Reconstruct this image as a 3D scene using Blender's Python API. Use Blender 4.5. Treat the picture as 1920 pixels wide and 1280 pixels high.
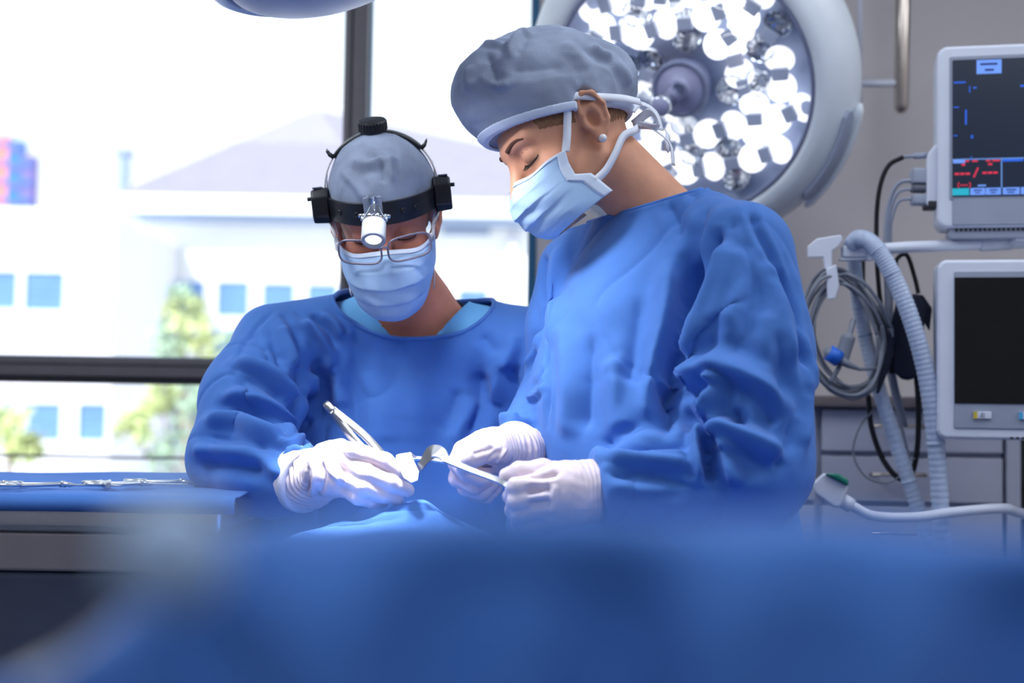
import bpy, math, random
import numpy as np
from mathutils import Vector, Matrix
from mathutils.bvhtree import BVHTree

for _o in list(bpy.data.objects):
    bpy.data.objects.remove(_o, do_unlink=True)
S = bpy.context.scene
COL = S.collection
random.seed(7)
NPR = np.random.RandomState(11)

# ------------------------------------------------------------------ camera
FPX = 2667.0                      # focal length in pixels of the 1920 wide frame
CAM_POS = Vector((0.0, 0.0, 1.22))
PITCH, ROLL = math.radians(3.0), math.radians(0.9)
cam_data = bpy.data.cameras.new('camera')
cam_data.sensor_width = 36.0
cam_data.lens = 36.0 * FPX / 1920.0
cam_data.clip_start = 0.02
cam_data.clip_end = 300
cam_data.dof.use_dof = True
cam_data.dof.focus_distance = 1.90
cam_data.dof.aperture_fstop = 2.9
cam = bpy.data.objects.new('camera', cam_data)
COL.objects.link(cam)
CM = (Matrix.Translation(CAM_POS) @ Matrix.Rotation(math.radians(90) + PITCH, 4, 'X')
      @ Matrix.Rotation(ROLL, 4, 'Z'))
cam.matrix_world = CM
S.camera = cam
CR = np.array(CM.to_3x3()); CT = np.array(CAM_POS)

def P(px, py, d):
    """photograph pixel + distance along the view axis -> point of the room"""
    c = np.array([(px - 960.0) / FPX * d, (640.0 - py) / FPX * d, -d])
    return CR @ c + CT

def PV(px, py, d):
    return Vector(P(px, py, d))

# ------------------------------------------------------------------ world, sun, exposure
W = bpy.data.worlds.new('sky'); S.world = W; W.use_nodes = True
nt = W.node_tree; nt.nodes.clear()
wo = nt.nodes.new('ShaderNodeOutputWorld'); wb = nt.nodes.new('ShaderNodeBackground')
geo = nt.nodes.new('ShaderNodeTexCoord'); sep = nt.nodes.new('ShaderNodeSeparateXYZ')
ramp = nt.nodes.new('ShaderNodeValToRGB')
ramp.color_ramp.elements[0].position = 0.02; ramp.color_ramp.elements[0].color = (1.0, 1.0, 1.0, 1)
ramp.color_ramp.elements[1].position = 0.55; ramp.color_ramp.elements[1].color = (0.66, 0.83, 1.0, 1)
nt.links.new(geo.outputs['Generated'], sep.inputs[0]); nt.links.new(sep.outputs['Z'], ramp.inputs[0])
nt.links.new(ramp.outputs[0], wb.inputs[0]); wb.inputs[1].default_value = 1.55
nt.links.new(wb.outputs[0], wo.inputs[0])

sun_d = bpy.data.lights.new('sun', 'SUN'); sun_d.energy = 5.5; sun_d.angle = math.radians(1.0)
sun_d.color = (1.0, 0.97, 0.93)
sun = bpy.data.objects.new('sun', sun_d); COL.objects.link(sun)
sun.rotation_euler = Vector((0.35, 0.75, -0.75)).to_track_quat('-Z', 'Y').to_euler()

S.view_settings.view_transform = 'Standard'; S.view_settings.look = 'None'
S.view_settings.gamma = 1.0; S.view_settings.use_curve_mapping = False
S.view_settings.exposure = 0.0

# the ceiling troffers of the room (fixtures are built around them further down)
CEIL_Z = 2.75
TROFFERS = [(-1.25, -0.7), (-1.25, 1.5), (0.55, -0.7), (0.55, 1.5), (2.1, -0.7), (2.1, 1.5)]
for tx, ty in TROFFERS:
    ld = bpy.data.lights.new('troffer_light', 'AREA'); ld.shape = 'RECTANGLE'
    ld.size, ld.size_y = 0.56, 1.16
    ld.energy = {(-1.25, -0.7): 9.0, (-1.25, 1.5): 25.0, (0.55, -0.7): 8.5, (0.55, 1.5): 9.0, (2.1, -0.7): 7.0, (2.1, 1.5): 17.0}[(tx, ty)]
    ld.color = (0.90, 0.95, 1.0)
    lo = bpy.data.objects.new('troffer_light', ld); COL.objects.link(lo)
    lo.location = (tx, ty, CEIL_Z - 0.035)

# ------------------------------------------------------------------ materials
def srgb(r, g, b):
    f = lambda c: (c / 12.92 if c <= 0.04045 else ((c + 0.055) / 1.055) ** 2.4)
    return tuple(f(v / 255.0) for v in (r, g, b)) + (1.0,)

def mat(name, col, rough=0.6, metal=0.0, var=0.06, scale=20.0, bump=0.0, bscale=200.0, spec=0.5,
        sheen=0.0, emit=None, estr=0.0, sss=0.0, coat=0.0, trans=0.0, alpha=1.0):
    m = bpy.data.materials.new(name); m.use_nodes = True
    n = m.node_tree; b = n.nodes['Principled BSDF']; L = n.links.new
    tc = n.nodes.new('ShaderNodeTexCoord')
    nz = n.nodes.new('ShaderNodeTexNoise'); nz.inputs['Scale'].default_value = scale
    nz.inputs['Detail'].default_value = 4
    L(tc.outputs['Object'], nz.inputs['Vector'])
    mr = n.nodes.new('ShaderNodeMapRange')
    mr.inputs['From Min'].default_value = 0.3; mr.inputs['From Max'].default_value = 0.7
    mr.inputs['To Min'].default_value = 1 - var; mr.inputs['To Max'].default_value = 1 + var
    L(nz.outputs['Fac'], mr.inputs['Value'])
    mx = n.nodes.new('ShaderNodeVectorMath'); mx.operation = 'SCALE'
    mx.inputs[0].default_value = col[:3]
    L(mr.outputs[0], mx.inputs['Scale']); L(mx.outputs[0], b.inputs['Base Color'])
    b.inputs['Roughness'].default_value = rough; b.inputs['Metallic'].default_value = metal
    b.inputs['Specular IOR Level'].default_value = spec
    b.inputs['Sheen Weight'].default_value = sheen
    b.inputs['Coat Weight'].default_value = coat
    b.inputs['Transmission Weight'].default_value = trans
    b.inputs['Alpha'].default_value = alpha
    if sss:
        b.inputs['Subsurface Weight'].default_value = sss
        b.inputs['Subsurface Radius'].default_value = (0.012, 0.006, 0.004)
        b.inputs['Subsurface Scale'].default_value = 0.6
    if emit:
        b.inputs['Emission Color'].default_value = emit; b.inputs['Emission Strength'].default_value = estr
    if bump:
        bn = n.nodes.new('ShaderNodeTexNoise'); bn.inputs['Scale'].default_value = bscale
        bn.inputs['Detail'].default_value = 3
        L(tc.outputs['Object'], bn.inputs['Vector'])
        bp = n.nodes.new('ShaderNodeBump'); bp.inputs['Strength'].default_value = bump
        bp.inputs['Distance'].default_value = 0.002
        L(bn.outputs['Fac'], bp.inputs['Height']); L(bp.outputs[0], b.inputs['Normal'])
    return m

def weave(m, scale, strength, dist=0.0006, axes=('X', 'Z'), colour=0.0, base=None):
    """crossed fine threads as relief (and a little colour) on a cloth material"""
    n = m.node_tree; b = n.nodes['Principled BSDF']; L = n.links.new
    tc = n.nodes.new('ShaderNodeTexCoord'); outs = []
    for ax in axes:
        w = n.nodes.new('ShaderNodeTexWave'); w.bands_direction = ax
        w.inputs['Scale'].default_value = scale; w.inputs['Distortion'].default_value = 0.6
        w.inputs['Detail Scale'].default_value = 2.0
        L(tc.outputs['Object'], w.inputs['Vector']); outs.append(w)
    mm = n.nodes.new('ShaderNodeMath'); mm.operation = 'MAXIMUM'
    L(outs[0].outputs['Fac'], mm.inputs[0]); L(outs[1].outputs['Fac'], mm.inputs[1])
    bp = n.nodes.new('ShaderNodeBump'); bp.inputs['Strength'].default_value = strength
    bp.inputs['Distance'].default_value = dist
    L(mm.outputs[0], bp.inputs['Height']); L(bp.outputs[0], b.inputs['Normal'])
    if colour:
        src = b.inputs['Base Color'].links[0].from_socket
        mr = n.nodes.new('ShaderNodeMapRange'); mr.inputs['To Min'].default_value = 1 - colour
        mr.inputs['To Max'].default_value = 1 + colour
        L(mm.outputs[0], mr.inputs['Value'])
        sc = n.nodes.new('ShaderNodeVectorMath'); sc.operation = 'SCALE'
        L(src, sc.inputs[0]); L(mr.outputs[0], sc.inputs['Scale']); L(sc.outputs[0], b.inputs['Base Color'])
    return m

def glass(name, tint=(1, 1, 1, 1), refl=0.05, rough=0.0):
    m = bpy.data.materials.new(name); m.use_nodes = True
    n = m.node_tree; n.nodes.clear(); L = n.links.new
    o = n.nodes.new('ShaderNodeOutputMaterial'); t = n.nodes.new('ShaderNodeBsdfTransparent')
    g = n.nodes.new('ShaderNodeBsdfGlossy'); g.inputs['Roughness'].default_value = rough
    t.inputs['Color'].default_value = tint
    mx = n.nodes.new('ShaderNodeMixShader')
    mx.inputs[0].default_value = refl; L(t.outputs[0], mx.inputs[1]); L(g.outputs[0], mx.inputs[2])
    L(mx.outputs[0], o.inputs[0])
    return m

M = {}
M['gown'] = weave(mat('gown cotton', srgb(72, 121, 199), 0.75, var=0.05, scale=14, sheen=0.12, spec=0.2), 420, 0.35, 0.0004)
M['drape'] = weave(mat('drape cotton', srgb(72, 121, 199), 0.8, var=0.05, scale=9, sheen=0.1, spec=0.15), 300, 0.3, 0.0004)
M['scrub'] = mat('scrub cotton', srgb(112, 182, 240), 0.8, var=0.05, scale=20, bump=0.1, bscale=600, spec=0.2)
M['skin'] = mat('skin', srgb(214, 156, 128), 0.5, var=0.10, scale=25, bump=0.12, bscale=500, sss=0.12, spec=0.35)
M['skin_man'] = mat('ruddy skin', srgb(196, 128, 108), 0.5, var=0.14, scale=25, bump=0.15, bscale=450, sss=0.12, spec=0.35)
M['cap'] = weave(mat('cap nonwoven', srgb(146, 157, 180), 0.85, var=0.16, scale=22, spec=0.1), 150, 0.5, 0.0006, ('X', 'Z'), 0.10)
M['cap_edge'] = mat('cap edge', srgb(205, 218, 240), 0.8, var=0.04, spec=0.1, bump=0.2, bscale=700)
M['mask'] = mat('mask nonwoven', srgb(176, 208, 242), 0.8, var=0.07, scale=30, bump=0.15, bscale=700, spec=0.15)
M['mask_edge'] = mat('mask binding', srgb(214, 228, 248), 0.8, var=0.04, bump=0.3, bscale=900, spec=0.15)
M['tie'] = mat('tie ribbon', srgb(228, 234, 248), 0.8, var=0.03, bump=0.2, bscale=900, spec=0.15)
M['glove'] = mat('latex glove', srgb(228, 215, 226), 0.42, var=0.05, scale=40, bump=0.25, bscale=160, sss=0.10, spec=0.4)
M['knit'] = mat('knit cuff', srgb(226, 226, 240), 0.9, var=0.05, bump=0.4, bscale=500, spec=0.1)
M['steel'] = mat('surgical steel', srgb(205, 208, 216), 0.34, 1.0, var=0.04, scale=60)
M['satin'] = mat('satin steel with lamp glint', srgb(226, 226, 230), 0.5, 0.75, var=0.03, scale=60)  # paler than the other held steel: lamp reflection put into its colour
M['tool'] = mat('held instrument steel', srgb(158, 162, 170), 0.30, 1.0, var=0.05, scale=60)
M['chrome'] = mat('chrome', srgb(215, 220, 228), 0.10, 1.0, var=0.02)
M['brass'] = mat('brushed tube', srgb(190, 180, 172), 0.28, 1.0, var=0.05)
M['black'] = mat('black plastic', srgb(24, 26, 32), 0.38, var=0.1, scale=60, spec=0.5)
M['rubber'] = mat('black rubber', srgb(16, 18, 24), 0.6, var=0.1, scale=60)
M['navy'] = mat('navy cuff cloth', srgb(18, 26, 48), 0.85, var=0.1, scale=60, bump=0.2, bscale=500)
M['white_pl'] = mat('white plastic', srgb(214, 220, 236), 0.4, var=0.02)
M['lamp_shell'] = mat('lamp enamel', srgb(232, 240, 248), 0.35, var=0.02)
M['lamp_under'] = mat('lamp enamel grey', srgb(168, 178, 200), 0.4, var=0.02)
M['grey_pl'] = mat('grey plastic', srgb(150, 158, 178), 0.5, var=0.03)
M['dgrey_pl'] = mat('dark grey plastic', srgb(92, 97, 112), 0.5, var=0.04)
M['wall'] = mat('wall paint', srgb(200, 195, 198), 0.75, var=0.025, scale=3, bump=0.05, bscale=120)
M['ceil'] = mat('ceiling tile', srgb(196, 198, 206), 0.9, var=0.03, bump=0.2, bscale=150)
M['floor'] = mat('vinyl floor', srgb(70, 80, 98), 0.35, var=0.08, scale=40)
M['frame'] = mat('bronze aluminium', srgb(98, 96, 102), 0.42, 0.35, var=0.05, scale=30)
M['frame_dark'] = mat('frame gasket', srgb(32, 34, 44), 0.6, var=0.05)
M['teal'] = mat('teal jamb', srgb(20, 95, 135), 0.5, var=0.05)
M['cab'] = mat('cabinet laminate', srgb(186, 190, 208), 0.5, var=0.02)
M['cab_top'] = mat('counter laminate', srgb(120, 110, 112), 0.45, var=0.06)
M['pane'] = glass('window glass', (0.97, 0.99, 1.0, 1), 0.015)
M['lens'] = glass('spectacle glass', (0.93, 0.92, 0.95, 1), 0.035)
M['lampglass'] = glass('lamp cover glass', (0.93, 0.95, 1.0, 1), 0.045, 0.03)

# ------------------------------------------------------------------ object helpers
def tag(o, label=None, cat=None, group=None, kind=None):
    if label: o['label'] = label
    if cat: o['category'] = cat
    if group: o['group'] = group
    if kind: o['kind'] = kind
    return o

def empty(name, loc=(0, 0, 0)):
    o = bpy.data.objects.new(name, None); o.empty_display_size = 0.05
    COL.objects.link(o); o.location = loc
    return o

def link_mesh(name, me, material, parent=None):
    o = bpy.data.objects.new(name, me); COL.objects.link(o)
    if material is not None and len(me.materials) == 0:
        me.materials.append(material)
    if parent is not None:
        o.parent = parent
        par = parent; off = Vector((0, 0, 0))
        while par is not None:
            off += par.location; par = par.parent
        o.location = -off          # all geometry is given in room coordinates
    return o

def shade(me, on=True):
    me.polygons.foreach_set('use_smooth', [on] * len(me.polygons))

class MB:
    """collects shapes into one mesh"""
    def __init__(s): s.v = []; s.f = []
    def add(s, vs, fs):
        o = len(s.v); s.v += [tuple(x) for x in vs]; s.f += [tuple(i + o for i in f) for f in fs]; return s
    def box(s, lo, hi, mx=None):
        x0, y0, z0 = lo; x1, y1, z1 = hi
        vs = [(x0,y0,z0),(x1,y0,z0),(x1,y1,z0),(x0,y1,z0),(x0,y0,z1),(x1,y0,z1),(x1,y1,z1),(x0,y1,z1)]
        if mx is not None: vs = [tuple(mx @ Vector(v)) for v in vs]
        return s.add(vs, [(3,2,1,0),(4,5,6,7),(0,1,5,4),(1,2,6,5),(2,3,7,6),(3,0,4,7)])
    def bar(s, a, b, w, t, up=(0, 0, 1)):
        """flat bar from a to b, w wide, t thick"""
        a, b = Vector(a), Vector(b); d = (b - a).normalized(); u = Vector(up)
        u = (u - d * u.dot(d)).normalized(); r = d.cross(u)
        vs = []
        for p in (a, b):
            for i, j in ((-1,-1),(1,-1),(1,1),(-1,1)):
                vs.append(p + r * (i * w / 2) + u * (j * t / 2))
        return s.add(vs, [(0,1,2,3),(7,6,5,4),(0,4,5,1),(1,5,6,2),(2,6,7,3),(3,7,4,0)])
    def tube(s, pts, r, n=12, cap=True):
        pts = [Vector(p) for p in pts]; m = len(pts)
        rs = r if isinstance(r, (list, tuple)) else [r] * m
        ring = []; t0 = (pts[1] - pts[0]).normalized()
        u = t0.orthogonal().normalized(); o = len(s.v)
        for i in range(m):
            t = (pts[min(i + 1, m - 1)] - pts[max(i - 1, 0)]).normalized()
            u = (u - t * u.dot(t)).normalized(); w = t.cross(u)
            for k in range(n):
                a = 2 * math.pi * k / n
                s.v.append(tuple(pts[i] + (u * math.cos(a) + w * math.sin(a)) * rs[i]))
        for i in range(m - 1):
            for k in range(n):
                a = o + i * n + k; b = o + i * n + (k + 1) % n
                s.f.append((a, b, b + n, a + n))
        if cap:
            s.f.append(tuple(o + k for k in range(n))[::-1]); s.f.append(tuple(o + (m - 1) * n + k for k in range(n)))
        return s
    def lathe(s, prof, mx, n=32, cap=True):
        """profile of (radius, height) turned about local Z"""
        o = len(s.v); m = len(prof)
        for r, h in prof:
            for k in range(n):
                a = 2 * math.pi * k / n
                s.v.append(tuple(mx @ Vector((r * math.cos(a), r * math.sin(a), h))))
        for i in range(m - 1):
            for k in range(n):
                a = o + i * n + k; b = o + i * n + (k + 1) % n
                s.f.append((a, b, b + n, a + n))
        if cap and prof[0][0] > 2e-4: s.f.append(tuple(o + k for k in range(n))[::-1])
        if cap and prof[-1][0] > 2e-4: s.f.append(tuple(o + (m - 1) * n + k for k in range(n)))
        return s
    def ribbon(s, pts, ups, w, t):
        """flat band along pts; ups are the face normals, w wide, t thick"""
        pts = [Vector(p) for p in pts]; m = len(pts); o = len(s.v)
        ws = w if isinstance(w, (list, tuple)) else [w] * m
        for i in range(m):
            d = (pts[min(i + 1, m - 1)] - pts[max(i - 1, 0)]).normalized()
            u = Vector(ups[i]); u = (u - d * u.dot(d)).normalized(); r = d.cross(u)
            for a, b in ((-1,-1),(1,-1),(1,1),(-1,1)):
                s.v.append(tuple(pts[i] + r * (a * ws[i] / 2) + u * (b * t / 2)))
        for i in range(m - 1):
            for k in range(4):
                a = o + i * 4 + k; b = o + i * 4 + (k + 1) % 4
                s.f.append((a, b, b + 4, a + 4))
        s.f.append((o + 3, o + 2, o + 1, o)); e = o + (m - 1) * 4; s.f.append((e, e + 1, e + 2, e + 3))
        return s
    def build(s, name, material, parent=None, smooth=False, bevel=0.0, sub=0, seg=2):
        me = bpy.data.meshes.new(name); me.from_pydata(s.v, [], s.f)
        me.validate(clean_customdata=False); me.update()
        if smooth: shade(me)
        o = link_mesh(name, me, material, parent)
        if bevel:
            b = o.modifiers.new('bevel', 'BEVEL'); b.width = bevel; b.segments = seg
            b.limit_method = 'ANGLE'; b.angle_limit = math.radians(35)
            shade(me)
            w = o.modifiers.new('wn', 'WEIGHTED_NORMAL'); w.keep_sharp = True
        if sub:
            q = o.modifiers.new('sub', 'SUBSURF'); q.levels = sub; q.render_levels = sub
        return o

def spline(pts, n=8):
    """Catmull-Rom through pts"""
    p = [np.array(q, float) for q in pts]
    p = [2 * p[0] - p[1]] + p + [2 * p[-1] - p[-2]]
    out = []
    for i in range(1, len(p) - 2):
        for k in range(n):
            t = k / n
            out.append(0.5 * ((2 * p[i]) + (-p[i-1] + p[i+1]) * t + (2*p[i-1] - 5*p[i] + 4*p[i+1] - p[i+2]) * t*t
                              + (-p[i-1] + 3*p[i] - 3*p[i+1] + p[i+2]) * t**3))
    out.append(p[-2])
    return out

def frame_mx(origin, zdir, xhint=(1, 0, 0)):
    z = Vector(zdir).normalized(); x = Vector(xhint); x = (x - z * x.dot(z)).normalized(); y = z.cross(x)
    m = Matrix((x, y, z)).transposed().to_4x4(); m.translation = Vector(origin)
    return m

# ------------------------------------------------------------------ implicit surfaces
def sm(a, b, k):
    h = np.clip(0.5 + 0.5 * (b - a) / k, 0, 1)
    return b + (a - b) * h - k * h * (1 - h)

def smax(a, b, k):
    return -sm(-a, -b, k)

def ell(p, c, r):
    q = (p - np.asarray(c, np.float32)) / np.asarray(r, np.float32)
    k0 = np.sqrt((q * q).sum(-1)) + 1e-9
    q2 = q / np.asarray(r, np.float32)
    k1 = np.sqrt((q2 * q2).sum(-1)) + 1e-9
    return k0 * (k0 - 1) / k1

def cone(p, a, b, ra, rb):
    a = np.asarray(a, np.float32); b = np.asarray(b, np.float32)
    ab = b - a; h = np.clip(((p - a) @ ab) / (ab @ ab + 1e-12), 0, 1)
    d = p - a - h[..., None] * ab
    return np.sqrt((d * d).sum(-1)) - (ra + (rb - ra) * h)

def chain(p, pts, rs, k=0.004):
    d = None
    for i in range(len(pts) - 1):
        e = cone(p, pts[i], pts[i + 1], rs[i], rs[i + 1])
        d = e if d is None else sm(d, e, k)
    return d

def polygonise(fn, lo, hi, h):
    """naive surface nets of fn over the box lo..hi with cell size h -> verts, quads"""
    lo = np.asarray(lo, np.float32); n = np.ceil((np.asarray(hi) - lo) / h).astype(int) + 1
    # evaluate in slabs, cheaply skipping what is far from the surface
    st = 4
    nc = (n + st - 1) // st + 1
    gc = np.stack(np.meshgrid(*[np.arange(c) * st * h for c in nc], indexing='ij'), -1).astype(np.float32) + lo
    vc = fn(gc.reshape(-1, 3)).reshape(nc)
    v = np.repeat(np.repeat(np.repeat(vc, st, 0), st, 1), st, 2)[:n[0], :n[1], :n[2]].copy()
    near = np.abs(vc) < st * h * 2.6
    m = np.repeat(np.repeat(np.repeat(near, st, 0), st, 1), st, 2)[:n[0], :n[1], :n[2]]
    idx = np.argwhere(m)
    v[m] = fn(idx.astype(np.float32) * h + lo)
    ins = v < 0
    cs = tuple(n - 1)
    pos = np.zeros(cs + (3,), np.float32); cnt = np.zeros(cs, np.int32)
    sl = lambda a, o: a[o[0]:o[0] + cs[0], o[1]:o[1] + cs[1], o[2]:o[2] + cs[2]]
    for ax in range(3):
        others = [i for i in range(3) if i != ax]
        for o1 in (0, 1):
            for o2 in (0, 1):
                a = [0, 0, 0]; a[others[0]] = o1; a[others[1]] = o2
                b = list(a); b[ax] = 1
                c = sl(ins, a) != sl(ins, b)
                va, vb = sl(v, a)[c], sl(v, b)[c]
                t = va / (va - vb)
                q = np.zeros((len(t), 3), np.float32); q[:, others[0]] = o1; q[:, others[1]] = o2; q[:, ax] = t
                pos[c] += q; cnt[c] += 1
    act = cnt > 0
    vid = -np.ones(cs, np.int64); vid[act] = np.arange(act.sum())
    verts = (pos[act] / cnt[act][:, None] + np.argwhere(act)) * h + lo
    quads = []
    for ax in range(3):
        u, w = (ax + 1) % 3, (ax + 2) % 3
        sA = [slice(0, n[i] - 1) for i in range(3)]; sB = list(sA)
        sA[u] = slice(1, n[u] - 1); sA[w] = slice(1, n[w] - 1)
        sB = list(sA); sB[ax] = slice(1, n[ax])
        A = ins[tuple(sA)]; B = ins[tuple(sB)]
        e = np.argwhere(A != B)
        if not len(e): continue
        flip = A[tuple(e.T)]
        e[:, u] += 1; e[:, w] += 1
        def cell(du, dw):
            q = e.copy(); q[:, u] -= du; q[:, w] -= dw
            return vid[tuple(q.T)]
        f = np.stack([cell(1, 1), cell(0, 1), cell(0, 0), cell(1, 0)], 1)
        f[~flip] = f[~flip][:, ::-1]
        quads.append(f)
    return verts.astype(np.float64), np.concatenate(quads)

def laplace(v, f, it=2, lam=0.5):
    e = np.concatenate([f[:, [0, 1]], f[:, [1, 2]], f[:, [2, 3]], f[:, [3, 0]]])
    for _ in range(it):
        s = np.zeros_like(v); c = np.zeros(len(v))
        np.add.at(s, e[:, 0], v[e[:, 1]]); np.add.at(s, e[:, 1], v[e[:, 0]])
        np.add.at(c, e[:, 0], 1); np.add.at(c, e[:, 1], 1)
        v = v + lam * (s / np.maximum(c, 1)[:, None] - v)
    return v

def normals(v, f):
    n = np.cross(v[f[:, 2]] - v[f[:, 0]], v[f[:, 3]] - v[f[:, 1]])
    o = np.zeros_like(v)
    for i in range(4): np.add.at(o, f[:, i], n)
    return o / (np.linalg.norm(o, axis=1, keepdims=True) + 1e-12)

def subdivide(v, f):
    """each quad into four, smoothed"""
    e = np.concatenate([f[:, [0, 1]], f[:, [1, 2]], f[:, [2, 3]], f[:, [3, 0]]])
    es = np.sort(e, 1); key = es[:, 0] * (len(v) + 1) + es[:, 1]
    uk, inv = np.unique(key, return_inverse=True)
    ev = np.stack([uk // (len(v) + 1), uk % (len(v) + 1)], 1)
    nv, ne, nf = len(v), len(uk), len(f)
    V = np.concatenate([v, (v[ev[:, 0]] + v[ev[:, 1]]) / 2, v[f].mean(1)])
    ei = inv.reshape(4, nf).T + nv; fi = np.arange(nf) + nv + ne
    F = np.concatenate([np.stack([f[:, 0], ei[:, 0], fi, ei[:, 3]], 1), np.stack([ei[:, 0], f[:, 1], ei[:, 1], fi], 1),
                        np.stack([fi, ei[:, 1], f[:, 2], ei[:, 2]], 1), np.stack([ei[:, 3], fi, ei[:, 2], f[:, 3]], 1)])
    return laplace(V, F, 1, 0.35), F

def mesh_np(name, v, f, material, parent=None):
    me = bpy.data.meshes.new(name)
    me.vertices.add(len(v)); me.vertices.foreach_set('co', np.asarray(v, np.float32).ravel())
    f = np.asarray(f); k = f.shape[1]
    me.loops.add(f.size); me.loops.foreach_set('vertex_index', f.astype(np.int32).ravel())
    me.polygons.add(len(f)); me.polygons.foreach_set('loop_start', np.arange(len(f), dtype=np.int32) * k)
    me.polygons.foreach_set('loop_total', np.full(len(f), k, np.int32))
    me.polygons.foreach_set('use_smooth', np.ones(len(f), bool))
    me.update(calc_edges=True); me.validate()
    return link_mesh(name, me, material, parent)

def drop(v, f, kill):
    """remove the faces all of whose corners are marked, keep the rest"""
    keep = ~kill[f].any(1); f = f[keep]
    used = np.zeros(len(v), bool); used[f.ravel()] = True
    re = np.cumsum(used) - 1
    return v[used], re[f]

def noise3(p, sc, seed):
    """cheap smooth noise: a sum of warped sines"""
    r = np.random.RandomState(seed); o = np.zeros(len(p))
    for i in range(7):
        k = r.normal(size=3); k *= sc * (0.6 + 0.9 * r.rand()) / np.linalg.norm(k)
        w = r.normal(size=3); w *= sc * 0.5 / np.linalg.norm(w)
        o += np.sin(p @ k * 6.283 + 1.3 * np.sin(p @ w * 6.283 + r.rand() * 6) + r.rand() * 6.28)
    return o / 3.5

def sculpt(v, f, strokes, zo=(0, 0), zs=1.0):
    """press folds into cloth: each stroke (points, amplitude m, width m) is dropped on the surface and raises
    or sinks the cloth along its normal there"""
    for pts, amp, wid in strokes:
        tree = BVHTree.FromPolygons([tuple(x) for x in v], [tuple(int(i) for i in q) for q in f]) if False else TREE[0]
        sp = spline([(zo[0] + x / zs, zo[1] + y / zs) for x, y in pts], 10)
        hits = []
        for q in sp:
            d = (PV(q[0], q[1], 1.0) - CAM_POS).normalized()
            loc, nor, ix, dist = tree.ray_cast(CAM_POS, d)
            if loc is not None: hits.append(np.array(loc))
        if len(hits) < 2: continue
        hits = np.array(hits)
        lo, hi = hits.min(0) - wid * 3, hits.max(0) + wid * 3
        c = np.where(((v > lo) & (v < hi)).all(1))[0]
        if not len(c): continue
        a, b = hits[:-1], hits[1:]
        best = np.full(len(c), 9.0); bt = np.zeros(len(c))
        for i in range(len(a)):
            ab = b[i] - a[i]; L2 = ab @ ab
            if L2 > 0.06 ** 2: continue
            t = np.clip(((v[c] - a[i]) @ ab) / (L2 + 1e-12), 0, 1)
            d = np.linalg.norm(v[c] - a[i] - t[:, None] * ab, axis=1)
            better = d < best; best[better] = d[better]; bt[better] = ((i + t) / len(a))[better]
        x = best / wid
        prof = (2.3 * np.exp(-1.25 * x) - 0.45 * np.exp(-((x - 2.2) / 0.9) ** 2)) if amp < 0 else 2.0 * (np.exp(-x ** 1.7) - 0.30 * np.exp(-((x - 1.7) / 0.8) ** 2))
        end = np.clip(np.minimum(bt, 1 - bt) / 0.18, 0, 1); end = 0.15 + 0.85 * end * end * (3 - 2 * end)
        v[c] += NRM[0][c] * (amp * prof * end)[:, None]
    return v

TREE = [None]; NRM = [None]
def folds(v, f, strokes, zo, zs):
    TREE[0] = BVHTree.FromPolygons(v.tolist(), f.tolist()); NRM[0] = normals(v, f)
    return sculpt(v, f, strokes, zo, zs)

def on_plane(px, py, Y):
    """where the ray through a pixel meets the upright plane y = Y"""
    d = P(px, py, 1.0) - CT
    return CT + d * (Y / d[1])

# ================================================================== the room
WY = 3.20                          # inner face of the window wall
XL, XR, YF = -2.6, 2.7, -2.3
jx = on_plane(1004, 430, WY)[0]     # right jamb of the window
sill_z, head_z = 1.03, 2.55
def wall_piece(name, boxes, m, kind='structure'):
    b = MB()
    for lo, hi in boxes: b.box(lo, hi)
    return tag(b.build(name, m), kind=kind)
wall_piece('floor', [((XL, YF, -0.1), (XR, WY + 0.2, 0.0))], M['floor'])
wall_piece('ceiling', [((XL, YF, CEIL_Z), (XR, WY + 0.2, CEIL_Z + 0.1))], M['ceil'])
wall_piece('wall_left', [((XL - 0.1, YF, 0), (XL, WY + 0.2, CEIL_Z))], M['wall'])
wall_piece('wall_right', [((XR, YF, 0), (XR + 0.1, WY + 0.2, CEIL_Z))], M['wall'])
wall_piece('wall_front', [((XL, YF - 0.1, 0), (XR, YF, CEIL_Z))], M['wall'])
wall_piece('wall_back', [((jx, WY, 0), (XR, WY + 0.2, CEIL_Z)), ((XL, WY, 0), (jx, WY + 0.2, sill_z)),
                         ((XL, WY, head_z), (jx, WY + 0.2, CEIL_Z))], M['wall'])

win = tag(empty('window_1', (0, WY, sill_z)), kind='structure')
mu = on_plane(662, 265, WY)[0]; tr = on_plane(200, 692, WY)[2]
fw = 0.054
def fbar(name, lo, hi, mm='frame'):
    return MB().box(lo, hi).build(name, M[mm], win, bevel=0.003)
fbar('mullion', (mu - fw / 2, WY + 0.02, sill_z), (mu + fw / 2, WY + 0.09, head_z))
fbar('mullion_gasket', (mu - fw / 2 - 0.004, WY + 0.06, sill_z), (mu + fw / 2 + 0.004, WY + 0.10, head_z), 'teal')
fbar('mullion_groove', (mu - 0.012, WY + 0.0165, sill_z), (mu - 0.007, WY + 0.024, head_z), 'frame_dark')
tz = 0.058
fbar('transom', (XL, WY + 0.022, tr - tz / 2 + 0.012), (jx, WY + 0.09, tr + tz / 2))
fbar('transom_gasket', (XL, WY + 0.03, tr - tz / 2 - 0.002), (jx, WY + 0.10, tr - tz / 2 + 0.012), 'frame_dark')
fbar('transom_top_gasket', (XL, WY + 0.06, tr + tz / 2), (jx, WY + 0.10, tr + tz / 2 + 0.003), 'teal')
fbar('transom_groove', (XL, WY + 0.019, tr + 0.010), (jx, WY + 0.026, tr + 0.013), 'frame_dark')
fbar('jamb', (jx - 0.016, WY - 0.005, sill_z), (jx + 0.002, WY + 0.14, head_z), 'teal')
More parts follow.
